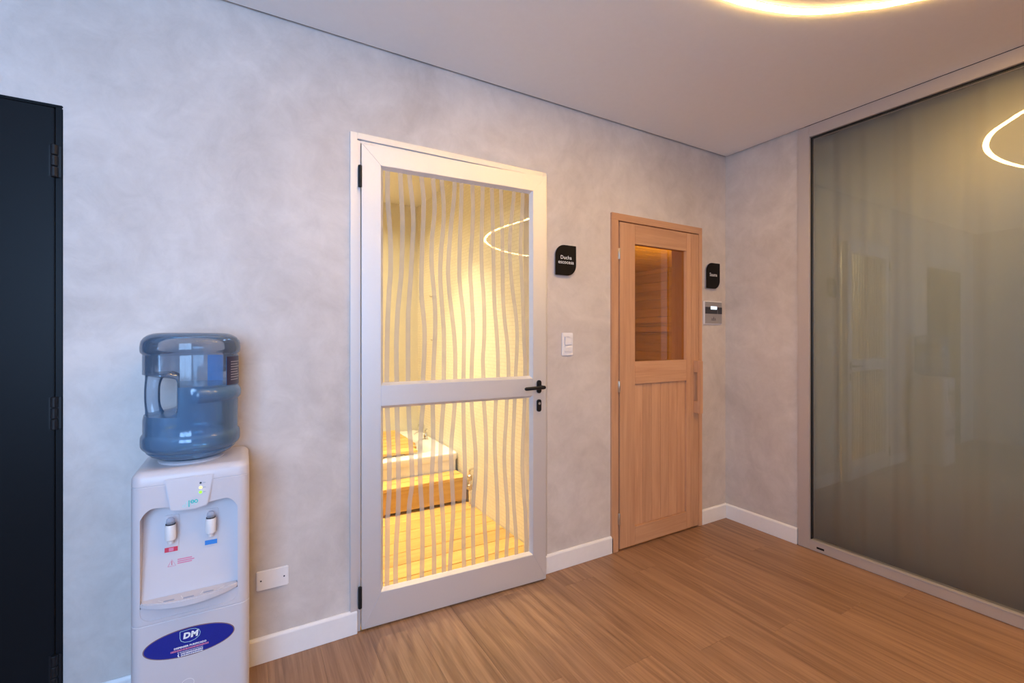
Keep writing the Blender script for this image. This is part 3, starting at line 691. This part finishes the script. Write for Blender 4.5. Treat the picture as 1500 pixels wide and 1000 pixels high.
while y < QY1 - 0.05:
    box('ceiling_board', MT['sauna_inx'], sc, (QX0, y, QH - 0.014), (QX1 - 0.016, min(y + 0.114, QY1 - 0.016), QH), 0.003, seg=1); y += 0.118
be = tag(empty('sauna_bench', (QX1 - 0.3, 1.2, 0)), 'slatted wooden sauna bench along the panelled wall', 'bench')
for k in range(5): box('seat_slat', MT['sauna_in'], be, (QX1 - 0.60 + k * 0.115, 0.25, 0.93), (QX1 - 0.50 + k * 0.115, QY1 - 0.02, 0.96), 0.004)
for yv in (0.35, 1.25, 2.15):
    box('support', MT['sauna_in'], be, (QX1 - 0.58, yv - 0.03, -0.006), (QX1 - 0.52, yv + 0.03, 0.93), 0.003); box('bearer', MT['sauna_in'], be, (QX1 - 0.52, yv - 0.02, 0.87), (QX1 - 0.018, yv + 0.02, 0.93), 0.003)
bk = tag(empty('backrest', (QX1 - 0.03, 1.2, 1.3)), 'wooden backrest of two rails above the sauna bench', 'backrest')
for z0 in (1.30, 1.40): box('rail', MT['sauna_in'], bk, (QX1 - 0.065, 0.3, z0), (QX1 - 0.040, QY1 - 0.05, z0 + 0.055), 0.004)
for yv in (0.5, 1.3, 2.1): box('spacer', MT['sauna_in'], bk, (QX1 - 0.040, yv - 0.02, 1.29), (QX1 - 0.0161, yv + 0.02, 1.47), 0.002)
sl = tag(empty('added_sauna_lamp', (0.2, WT + 0.003, 1.50)), 'small warm lamp added out of view on the front wall to light the sauna', 'lamp')  # unseen fixture, added to light the sauna interior
box('back_plate', MT['sauna_inx'], sl, (0.12, WT, 1.42), (0.28, WT + 0.02, 1.58), 0.003)
MB().prism([(0.2 + 0.06 * math.cos(2 * PI * i / 20), 1.50 + 0.06 * math.sin(2 * PI * i / 20)) for i in range(20)], lambda a, b2, d: Vector((a, WT + d, b2)), 0.02, 0.06).build('lamp_glass', MT['lampface'], sl, 0.01)
l = bpy.data.lights.new('added_sauna_bulb', 'POINT'); l.energy = 21; l.color = (1.0, 0.74, 0.34); l.shadow_soft_size = 0.06  # point light of the added lamp, brightens the panelling behind the bronze pane
o = bpy.data.objects.new('added_sauna_bulb', l); o.location = (0, 0.12, 0); C.objects.link(o); o.parent = sl

# ================================================================ CURVING CEILING LED LINE
LED = [(-2.75, -1.42), (-2.40, -1.12), (-2.0, -0.985), (-1.66, -0.94), (-1.40, -0.95), (-1.22, -0.985), (-1.02, -1.06), (-0.87, -1.18), (-0.79, -1.25), (-0.62, -1.50),
       (-0.52, -1.85), (-0.54, -2.31), (-0.63, -2.63), (-0.68, -3.03), (-0.61, -3.42), (-0.46, -3.70), (-0.17, -4.02), (0.19, -4.22), (0.55, -4.31), (1.0, -4.28), (1.5, -4.05), (1.9, -3.6)]
def spline(pts, k=8):
    out = []
    for i in range(len(pts) - 1):
        p = [Vector(pts[min(max(j, 0), len(pts) - 1)]) for j in (i - 1, i, i + 1, i + 2)]
        for q in range(k):
            t = q / k
            out.append(0.5 * (2 * p[1] + (p[2] - p[0]) * t + (2 * p[0] - 5 * p[1] + 4 * p[2] - p[3]) * t * t + (3 * p[1] - p[0] - 3 * p[2] + p[3]) * t ** 3))
    return out + [Vector(pts[-1])]
LP = spline(LED, 7)
for _ in range(6): LP = [LP[0]] + [(LP[i - 1] + 2 * LP[i] + LP[i + 1]) / 4 for i in range(1, len(LP) - 1)] + [LP[-1]]
def sweep(prof):
    rs = []
    for i, p in enumerate(LP):
        t = (LP[min(i + 1, len(LP) - 1)] - LP[max(i - 1, 0)]).normalized(); n = Vector((-t.y, t.x))
        rs.append([(p.x + n.x * a, p.y + n.y * a, H - d) for a, d in prof])
    return MB().rings(rs)
led = tag(empty('ceiling_led_line', (LED[5][0], LED[5][1], H)), 'thin glowing warm white LED line curving across the ceiling', 'lamp')
sweep([(-0.0147, 0), (-0.0147, 0.0025), (0.0147, 0.0025), (0.0147, 0)]).build('channel', MT['white'], led)
sweep([(-0.0145, 0.0026), (-0.0145, 0.0034), (-0.0125, 0.0050), (0.0125, 0.0050), (0.0145, 0.0034), (0.0145, 0.0026)]).build('diffuser', MT['ring'], led)

# ================================================================ WALL FITTINGS
def leaf_outline(x0, x1, z0, z1, r, seg=10):   # rounded at top-left and bottom-right only
    return rrect(x0, x1, z0, z1, (0.003, r, 0.003, r), seg)
def sign(x0, x1, z0, z1, txt, size, label, tz):
    e = tag(empty('wall_sign', ((x0 + x1) / 2, 0, (z0 + z1) / 2)), label, 'sign')
    MB().prism(leaf_outline(x0, x1, z0, z1, 0.058), onwall(0), 0.012, 0.017).build('face', MT['signblack'], e, 0.0006)
    MB().prism(leaf_outline(x0 + 0.003, x1 - 0.003, z0 + 0.003, z1 - 0.003, 0.056), onwall(0), 0.0, 0.012).build('edge', MT['signedge'], e)
    text_mesh(txt, size, lambda a, b2, d: Vector(((x0 + x1) / 2 + a, -0.0174, tz + b2)), 'lettering', MT['wprint'], e, bold=0.0002)
sign(-1.452, -1.315, 1.579, 1.742, 'Ducha\nescocesa', 0.0275, 'black sign reading Ducha escocesa beside the striped glass door', 1.666)
sign(-0.222, -0.083, 1.572, 1.744, 'Sauna', 0.032, 'black sign reading Sauna above the control panel', 1.655)
# light switch
sw_ = tag(empty('light_switch', (-1.366, 0, 1.208)), 'white wall switch plate below the Ducha escocesa sign', 'switch')
box('cover_plate', MT['plate'], sw_, (-1.403, -0.009, 1.146), (-1.329, 0, 1.270), 0.003)
ins = box('insert', MT['plate'], sw_, (-1.390, -0.0115, 1.165), (-1.342, -0.009, 1.250), 0.001)
box('rocker', MT['plate'], sw_, (-1.388, -0.0145, 1.202), (-1.344, -0.0115, 1.248), 0.0015)
box('rocker', MT['plate'], sw_, (-1.388, -0.0135, 1.184), (-1.344, -0.0115, 1.2005), 0.001)
box('rocker', MT['plate'], sw_, (-1.388, -0.0135, 1.167), (-1.344, -0.0115, 1.1825), 0.001)
# blank wall plate low on the wall
wp = tag(empty('blank_wall_plate', (-2.785, 0, 0.313)), 'white blank wall plate with two screws beside the water dispenser', 'wall plate')
box('plate', MT['plate'], wp, (-2.841, -0.008, 0.276), (-2.730, 0, 0.351), 0.003)
for sx in (-2.826, -2.746): MB().tube([(sx, -0.0078, 0.3135), (sx, -0.0088, 0.3135)], 0.003, 12).build('screw', MT['dark'], wp)
# sauna control panel
sc_ = tag(empty('sauna_control', (-0.142, 0, 1.409)), 'steel sauna control panel with a small lit display', 'control panel')
box('back_box', MT['plate'], sc_, (-0.237, -0.010, 1.331), (-0.052, 0, 1.487), 0.002)
fp = box('face_plate', MT['steel'], sc_, (-0.231, -0.014, 1.337), (-0.057, -0.010, 1.482), 0.001)
box('display_band', MT['dark'], sc_, (-0.231, -0.0146, 1.402), (-0.057, -0.0139, 1.447), 0)
box('display', MT['lcd'], sc_, (-0.176, -0.0152, 1.432), (-0.112, -0.0144, 1.452), 0)
box('divider', MT['steel'], sc_, (-0.106, -0.0150, 1.402), (-0.104, -0.0144, 1.432), 0)
# printed steam mark: three wisps over a line
for k, dx in enumerate((-0.016, 0, 0.016)):
    hgt = 0.010 if dx else 0.020
    MB().prism([(-0.145 + dx - 0.005, 1.365), (-0.145 + dx + 0.005, 1.365), (-0.145 + dx, 1.365 + hgt)], onwall(0), 0.0139, 0.0144).build('printed_mark', MT['dark'], fp, org=Vector(sc_.location))
box('printed_mark', MT['dark'], fp, (-0.168, -0.0144, 1.358), (-0.122, -0.0139, 1.361), org=Vector(sc_.location))

# ================================================================ WATER DISPENSER
DXC, DYF_, DYB_ = -3.0185, -0.290, -0.022
HWD = 0.1525
wdp = tag(empty('water_dispenser', (DXC, -0.156, 0)), 'white floor standing water dispenser with a blue oval sticker', 'water dispenser')
def foot(ins, z, rf=0.030, rb=0.012):
    rf = max(rf - ins * 0.4, 0.004); rb = max(rb - ins * 0.4, 0.004)
    return [(p[0], p[1], z) for p in rrect(DXC - HWD + ins, DXC + HWD - ins, DYF_ + ins, DYB_ - ins, (rf, rf, rb, rb), 8)]
TOPZ = 0.846
lev = [(0.008, 0.0), (0.0, 0.008), (0.0, 0.390), (0.0015, 0.3915), (0.0015, 0.3935), (0.0, 0.395), (0.0, TOPZ - 0.045), (0.0008, TOPZ - 0.044), (0.0008, TOPZ - 0.0425), (0.0, TOPZ - 0.0415)]
for k in range(1, 7):
    a = PI / 2 * k / 6; lev.append((0.026 * (1 - math.cos(a)), TOPZ - 0.026 + 0.026 * math.sin(a)))
body = MB().rings([foot(i_, z_) for i_, z_ in lev]).build('body', MT['white'], wdp, smooth=True)
# recess cutters
def rec_depth(z): return 0.016 + (z - 0.45) / (0.735 - 0.45) * 0.042
hw = 0.1235
top = []
for i in range(41):
    t = -1 + 2 * i / 40; xloc = hw * t
    zt = 0.738 - 0.013 * math.exp(-(t / 0.42) ** 2)
    edge = 1 - abs(t)
    if edge < 0.28: zt -= 0.032 * (1 - edge / 0.28) ** 2.2
    top.append((DXC - 0.004 + xloc, zt))
outl = [(DXC - 0.004 - hw, 0.445), (DXC - 0.004 + hw, 0.445)] + top[::-1]
cut1 = MB().prism(outl, lambda a, b2, d: Vector((a, DYF_ + d, b2)), -0.05, lambda a, b2: rec_depth(b2)).build('cut', MT['white'])
cut2 = MB().prism(rrect(DXC - 0.004 - hw, DXC - 0.004 + hw, 0.404, 0.47, (0.028, 0.028, 0, 0), 8), lambda a, b2, d: Vector((a, DYF_ + d, b2)), -0.05, 0.0025).build('cut', MT['white'])
boolean_cut(body, [cut1, cut2])
def dfront(d0=0.0): return lambda a, b2, d: Vector((a, DYF_ - d0 - d, b2))
# control fascia
fa = MB().prism([(DXC - 0.054, 0.724), (DXC - 0.02, 0.7205), (DXC + 0.01, 0.7205), (DXC + 0.040, 0.727), (DXC + 0.058, 0.822), (DXC - 0.070, 0.822)], dfront(), -0.02, lambda a, b2: 0.012 - (b2 - 0.72) * 0.09).build('control_fascia', MT['white'], wdp, 0.003)
def fas(a, b2, d): return Vector((a, DYF_ - 0.0126 + (b2 - 0.72) * 0.09 - d, b2))
for z_, m_ in ((0.797, 'dark'), (0.783, 'led_y'), (0.769, 'led_g')):
    r_ = 0.0028 if m_ == 'dark' else 0.0042
    MB().prism([(-2.997 + r_ * math.cos(2 * PI * i / 14), z_ + r_ * math.sin(2 * PI * i / 14)) for i in range(14)], fas, -0.0008, 0.0010).build('indicator', MT[m_], fa, org=Vector(wdp.location))
    MB().prism([(-2.9905, z_ - 0.0007), (-2.984, z_ - 0.0007), (-2.984, z_ + 0.0008), (-2.9905, z_ + 0.0008)], fas, -0.0004, 0.0003).build('indicator_print', MT['grey'], fa, org=Vector(wdp.location))
# teal logo: leaf swirl, bar and two loops
def stroke(pts, w, mapf, name, mat, par, org):
    b = MB(); L, Rr = [], []
    for i, p in enumerate(pts):
        q = Vector(pts[min(i + 1, len(pts) - 1)]) - Vector(pts[max(i - 1, 0)]); q.normalize(); nx, nz = -q.y, q.x
        L.append(mapf(p[0] + nx * w / 2, p[1] + nz * w / 2, 0)); Rr.append(mapf(p[0] - nx * w / 2, p[1] - nz * w / 2, 0))
    n = len(pts); b.v = L + Rr; b.f = [(i, i + 1, n + i + 1, n + i) for i in range(n - 1)]
    return b.build(name, mat, par, org=org)
WO = Vector(wdp.location)
lx, lz = -3.026, 0.7385
stroke([(lx, lz - 0.009), (lx, lz + 0.011)], 0.0030, fas, 'logo_print', MT['teal'], fa, WO)
stroke([(lx - 0.006, lz + 0.008), (lx - 0.006, lz - 0.004), (lx - 0.010, lz - 0.008), (lx - 0.016, lz - 0.006), (lx - 0.015, lz - 0.002), (lx - 0.008, lz - 0.001)], 0.0020, fas, 'logo_print', MT['tealsoft'], fa, WO)
for cx_ in (lx + 0.0085, lx + 0.018):
    stroke([(cx_ + 0.0038 * math.cos(2 * PI * i / 16), lz + 0.0058 + 0.0042 * math.sin(2 * PI * i / 16)) for i in range(17)], 0.0028, fas, 'logo_print', MT['teal'], fa, WO)
stroke([(lx + 0.0045, lz + 0.0058), (lx + 0.0128, lz + 0.0058)], 0.0016, fas, 'logo_print', MT['teal'], fa, WO)
stroke([(lx + 0.005, lz - 0.003), (lx + 0.021, lz - 0.003)], 0.0016, fas, 'logo_print', MT['tealsoft'], fa, WO)
# taps
def recy(z): return DYF_ + rec_depth(z)
for tx, colr, lab in ((-3.075, 'red', 'hot'), (-2.972, 'blue', 'cold')):
    ty = recy(0.65) - 0.026
    tp = MB().lathe([(0.010, 0.6265), (0.0135, 0.630), (0.0145, 0.640), (0.0145, 0.671), (0.0130, 0.675)], (tx, ty, 0), 22).build('tap', MT['white2'], wdp, smooth=True)
    MB().lathe([(0.0065, 0.617), (0.0075, 0.619), (0.0075, 0.628)], (tx, ty, 0), 16).build('nozzle', MT['white2'], tp, smooth=True, org=WO)
    MB().lathe([(0.0128, 0.6755), (0.0128, 0.6785)], (tx, ty, 0), 20).build('collar', MT['dark'], tp, org=WO)
    MB().lathe([(0.011, 0.6785), (0.0115, 0.684), (0.010, 0.692), (0.006, 0.696)], (tx, ty, 0), 18).build('push_lever', MT['clear'], tp, smooth=True, org=WO)
    MB().tube([(tx, ty, 0.650), (tx, recy(0.65), 0.650)], 0.009, 14).build('stem', MT['white2'], tp, smooth=True, org=WO)
    rp = lambda a, b2, d: Vector((a, recy(b2) - d, b2))
    MB().prism(rrect(tx - 0.019, tx + 0.019, 0.582, 0.695, 0.006), rp, -0.001, 0.003).build('tap_backplate', MT['white'], wdp, 0.001)
    MB().prism([(tx - 0.0165, 0.5865), (tx + 0.0165, 0.5865), (tx + 0.0165, 0.600), (tx - 0.0165, 0.600)], rp, 0.0028, 0.0036).build('tap_label', MT[colr], wdp)
    if colr == 'red':
        MB().prism([(tx - 0.006, 0.5885), (tx + 0.006, 0.5885), (tx + 0.006, 0.598), (tx - 0.006, 0.598)], rp, 0.0030, 0.0039).build('tap_label_print', MT['redsoft'], wdp)
# warning print
rp = lambda a, b2, d: Vector((a, recy(b2) - 0.0005, b2))
stroke([(-3.083, 0.543), (-3.063, 0.543), (-3.073, 0.562), (-3.083, 0.543)], 0.0015, rp, 'warning_print', MT['redsoft'], wdp, WO)
stroke([(-3.073, 0.546), (-3.073, 0.558)], 0.0016, rp, 'warning_print', MT['red'], wdp, WO)
for k in range(3): stroke([(-3.059, 0.559 - k * 0.0055), (-3.022 + 0.006 * (k == 1), 0.559 - k * 0.0055)], 0.0032, rp, 'warning_print', MT['redsoft'], wdp, WO)
# drip tray
arc = [(DXC - 0.004 + hw * t, DYF_ - 0.036 * (1 - t * t) - 0.001) for t in [1 - 2 * i / 28 for i in range(29)]]
trp = [(DXC - 0.004 - hw + 0.002, DYF_ + 0.017), (DXC - 0.004 + hw - 0.002, DYF_ + 0.017)] + arc
dt = MB().prism(trp, lambda a, b2, d: Vector((a, b2, d)), lambda a, b2: 0.447 - 0.006 * max(0, (DYF_ - b2) / 0.036), 0.461).build('drip_tray', MT['white'], wdp, 0.0025)
for k, sx in enumerate((-3.075, -3.026, -2.976)):
    MB().prism(rrect(sx - 0.0135, sx + 0.0135, DYF_ - 0.022 - (0.006 if k == 1 else 0), DYF_ - 0.014 - (0.006 if k == 1 else 0), 0.0035), lambda a, b2, d: Vector((a, b2, d)), 0.460, 0.4617).build('drain_slot', MT['grey'], dt, org=WO)
for k in range(-3, 4):
    if k % 2: stroke([(DXC + k * 0.028, DYF_ - 0.004), (DXC + k * 0.022, DYF_ - 0.024)], 0.002, lambda a, b2, d: Vector((a, b2, 0.4614)), 'tray_rib', MT['white2'], dt, WO)
# oval sticker
def ell(rx, rz, k=64, cx_=-3.0235, cz_=0.3140): return [(cx_ + rx * math.cos(2 * PI * i / k), cz_ + rz * math.sin(2 * PI * i / k)) for i in range(k)]
stk = MB().prism(ell(0.1165, 0.0435), dfront(), -0.0005, 0.0006).build('sticker', MT['stickeredge'], wdp)
MB().prism(ell(0.1135, 0.0410), dfront(), 0.0004, 0.0010).build('sticker_field', MT['sticker'], stk, org=WO)
SF = lambda a, b2, d: Vector((a, DYF_ - 0.0014, b2))
sx, sz = -3.0235, 0.3335
sh = [(sx - 0.026, sz + 0.016), (sx - 0.013, sz + 0.0165), (sx, sz + 0.0175), (sx + 0.012, sz + 0.0155), (sx + 0.022, sz + 0.010), (sx + 0.0255, sz), (sx + 0.023, sz - 0.009), (sx + 0.013, sz - 0.017), (sx, sz - 0.0205), (sx - 0.014, sz - 0.019), (sx - 0.023, sz - 0.013), (sx - 0.026, sz - 0.004), (sx - 0.026, sz + 0.016)]
stroke(sh, 0.0013, SF, 'sticker_print', MT['tealsoft'], stk, WO)
text_mesh('D', 0.0235, lambda a, b2, d: SF(sx - 0.0095 + a + 0.12 * b2, sz - 0.0075 + b2, 0), 'sticker_print', MT['wprint'], stk, bold=0.0014).location = (0, 0, 0)
text_mesh('M', 0.0235, lambda a, b2, d: SF(sx + 0.0100 + a + 0.12 * b2, sz - 0.0075 + b2, 0), 'sticker_print', MT['wprint'], stk, bold=0.0014)
text_mesh('DISPENSER PURIFICADO', 0.0072, lambda a, b2, d: SF(sx + a, 0.2995 + b2, 0), 'sticker_print', MT['wprint'], stk, bold=0.0003)
def bars(x0, x1, z_, hgt, mat, seed):
    rnd = random.Random(seed); x_ = x0; b = MB()
    while x_ < x1:
        wv = rnd.uniform(0.0014, 0.0034)
        b.prism([(x_, z_), (min(x_ + wv, x1), z_), (min(x_ + wv, x1), z_ + hgt), (x_, z_ + hgt)], dfront(), 0.0008, 0.0014); x_ += wv + rnd.uniform(0.0007, 0.0014)
    b.build('sticker_print', mat, stk, org=WO)
bars(sx - 0.049, sx + 0.047, 0.2912, 0.0052, MT['redsoft'], 1)
bars(sx - 0.032, sx + 0.032, 0.2862, 0.0018, MT['wprint'], 2)
bars(sx - 0.024, sx + 0.032, 0.2795, 0.0042, MT['wprint'], 3)
bars(sx - 0.024, sx + 0.032, 0.2738, 0.0036, MT['wprint'], 4)
stroke([(sx - 0.029, 0.2835), (sx - 0.031, 0.279), (sx - 0.028, 0.274)], 0.0028, SF, 'sticker_print', MT['wprint'], stk, WO)
# embossed ring badge low on the front
stroke([(-3.030 + 0.016 * math.cos(2 * PI * i / 32), 0.186 + 0.014 * math.sin(2 * PI * i / 32)) for i in range(33)], 0.0022, lambda a, b2, d: Vector((a, DYF_ - 0.0008, b2)), 'badge_ring', MT['white2'], wdp, WO)
# collar that carries the bottle
MB().lathe([(0.090, TOPZ - 0.002), (0.092, TOPZ + 0.004), (0.086, TOPZ + 0.008), (0.070, TOPZ + 0.008), (0.068, TOPZ - 0.002)], (-3.030, -0.150, 0), 40).build('bottle_collar', MT['white'], wdp, smooth=True)

# ================================================================ WATER BOTTLE (upside down)
BXC, BYC = -3.030, -0.150
wb = tag(empty('water_bottle', (BXC, BYC, TOPZ + 0.008)), 'big translucent blue water bottle standing upside down on the dispenser', 'water bottle')
R0 = 0.134
vd = Vector((BXC - CX, BYC - CY)).normalized()
A_LEFT = math.atan2(vd.x, -vd.y)          # direction of the left silhouette (perpendicular to view)
A_LEFT = math.atan2(vd.x * 1.0, vd.y * -1.0) if False else math.atan2(vd.y * 0 + vd.x, 0 - vd.y)
lv = Vector((-vd.y, vd.x)); A_LEFT = math.atan2(lv.y, lv.x)
fv = -vd; A_FRONT = math.atan2(fv.y, fv.x)
def sstep(a, b2, x_):
    t = min(max((x_ - a) / (b2 - a), 0), 1); return t * t * (3 - 2 * t)
prof = [(0.855, .045), (0.857, .070), (0.862, .095), (0.870, .112), (0.880, .1215), (0.8815, .1225), (0.8835, .1215), (0.886, .125), (0.893, .132), (0.899, .1355), (0.905, .1372), (0.920, .1372), (0.930, .1365), (0.936, .134), (0.939, .1315), (0.943, .1305), (0.96, .1308), (0.9645, .1302), (0.969, .1308), (0.985, .1308), (1.0, .1308)]
z_ = 1.01
while z_ < 1.185: prof.append((z_, .1312)); z_ += 0.0075
prof += [(1.187, .1312), (1.191, .1305), (1.194, .1325), (1.198, .1362), (1.204, .1378), (1.218, .1380), (1.222, .1370), (1.226, .1372), (1.236, .1345), (1.246, .128), (1.254, .118), (1.259, .105), (1.2615, .09), (1.262, .07), (1.2605, .04)]
SEG = 120
def brad(a, z_, r):
    dl = math.atan2(math.sin(a - A_LEFT), math.cos(a - A_LEFT))
    k = sstep(0.998, 1.016, z_) * (1 - sstep(1.110, 1.128, z_))
    if k > 0 and abs(dl) < 1.45:
        lim = 0.30 * R0 / max(math.cos(dl), 0.05)
        if lim < r: r = r + (lim - r) * k
    df = math.atan2(math.sin(a - A_FRONT), math.cos(a - A_FRONT))   # positive = towards the right seen from the camera?
    kk = sstep(1.042, 1.050, z_) * (1 - sstep(1.074, 1.082, z_)) * sstep(0.00, 0.10, df * SGN) * (1 - sstep(1.9, 2.0, df * SGN))
    return r + 0.009 * kk
rv = Vector((vd.y, -vd.x)); A_RIGHT = math.atan2(rv.y, rv.x)
SGN = 1 if math.atan2(math.sin(A_RIGHT - A_FRONT), math.cos(A_RIGHT - A_FRONT)) > 0 else -1
def bring(z_, r, ins=0.0): return [(BXC + (brad(2 * PI * i / SEG, z_, r) - ins) * math.cos(2 * PI * i / SEG), BYC + (brad(2 * PI * i / SEG, z_, r) - ins) * math.sin(2 * PI * i / SEG), z_) for i in range(SEG)]
MB().rings([bring(z_, r) for z_, r in prof]).build('shell', MT['bottle'], wb, smooth=True)
wat = [(z_, r) for z_, r in prof if 0.856 < z_ < 1.10]
MB().rings([bring(z_, r, 0.004) for z_, r in wat]).build('water', MT['water'], wb, smooth=True)
# moulded grip inside the notch
gx, gy = BXC + lv.x * R0 * 0.79, BYC + lv.y * R0 * 0.79
rings_ = []
for i in range(17):
    t = i / 16; z_ = 0.996 + 0.136 * t
    fl_ = 1 + 0.55 * (abs(2 * t - 1) ** 5)
    rr_, rw = 0.0205 * fl_, 0.017 * fl_
    c0 = R0 * 0.79 - 0.004 * abs(2 * t - 1) ** 3 * 3
    gx, gy = BXC + lv.x * c0, BYC + lv.y * c0
    rings_.append([(gx + lv.x * rr_ * math.cos(2 * PI * k / 20) + vd.x * rw * math.sin(2 * PI * k / 20), gy + lv.y * rr_ * math.cos(2 * PI * k / 20) + vd.y * rw * math.sin(2 * PI * k / 20), z_) for k in range(20)])
MB().rings(rings_).build('grip', MT['bottle'], wb, smooth=True)
# wrap label: navy outside, blue inside
def label_strip(a0, a1, r, z0, z1, name, mat, par, thick=0.0005, k=40):
    b = MB(); inn, outr = [], []
    pts = [A_FRONT + SGN * (a0 + (a1 - a0) * i / k) for i in range(k + 1)]
    b.rings([[(BXC + rr * math.cos(a), BYC + rr * math.sin(a), zz) for rr, zz in ((r, z0), (r + thick, z0), (r + thick, z1), (r, z1))] for a in pts])
    return b.build(name, mat, par, org=Vector(wb.location))
LA0, LA1 = math.radians(44), math.radians(160)
label_strip(LA0, LA1, 0.1317, 1.090, 1.184, 'label', MT['label_blue'], wb)
lb = label_strip(LA0, LA1, 0.1323, 1.090, 1.184, 'label_front', MT['label_navy'], wb)
for k in range(8):
    z_ = 1.165 - k * 0.0085; rnd = random.Random(k)
    label_strip(LA0 + 0.14, LA0 + 0.14 + rnd.uniform(0.30, 0.52), 0.13285, z_, z_ + 0.0026, 'label_print', MT['signedge'], lb, 0.0003, 8)
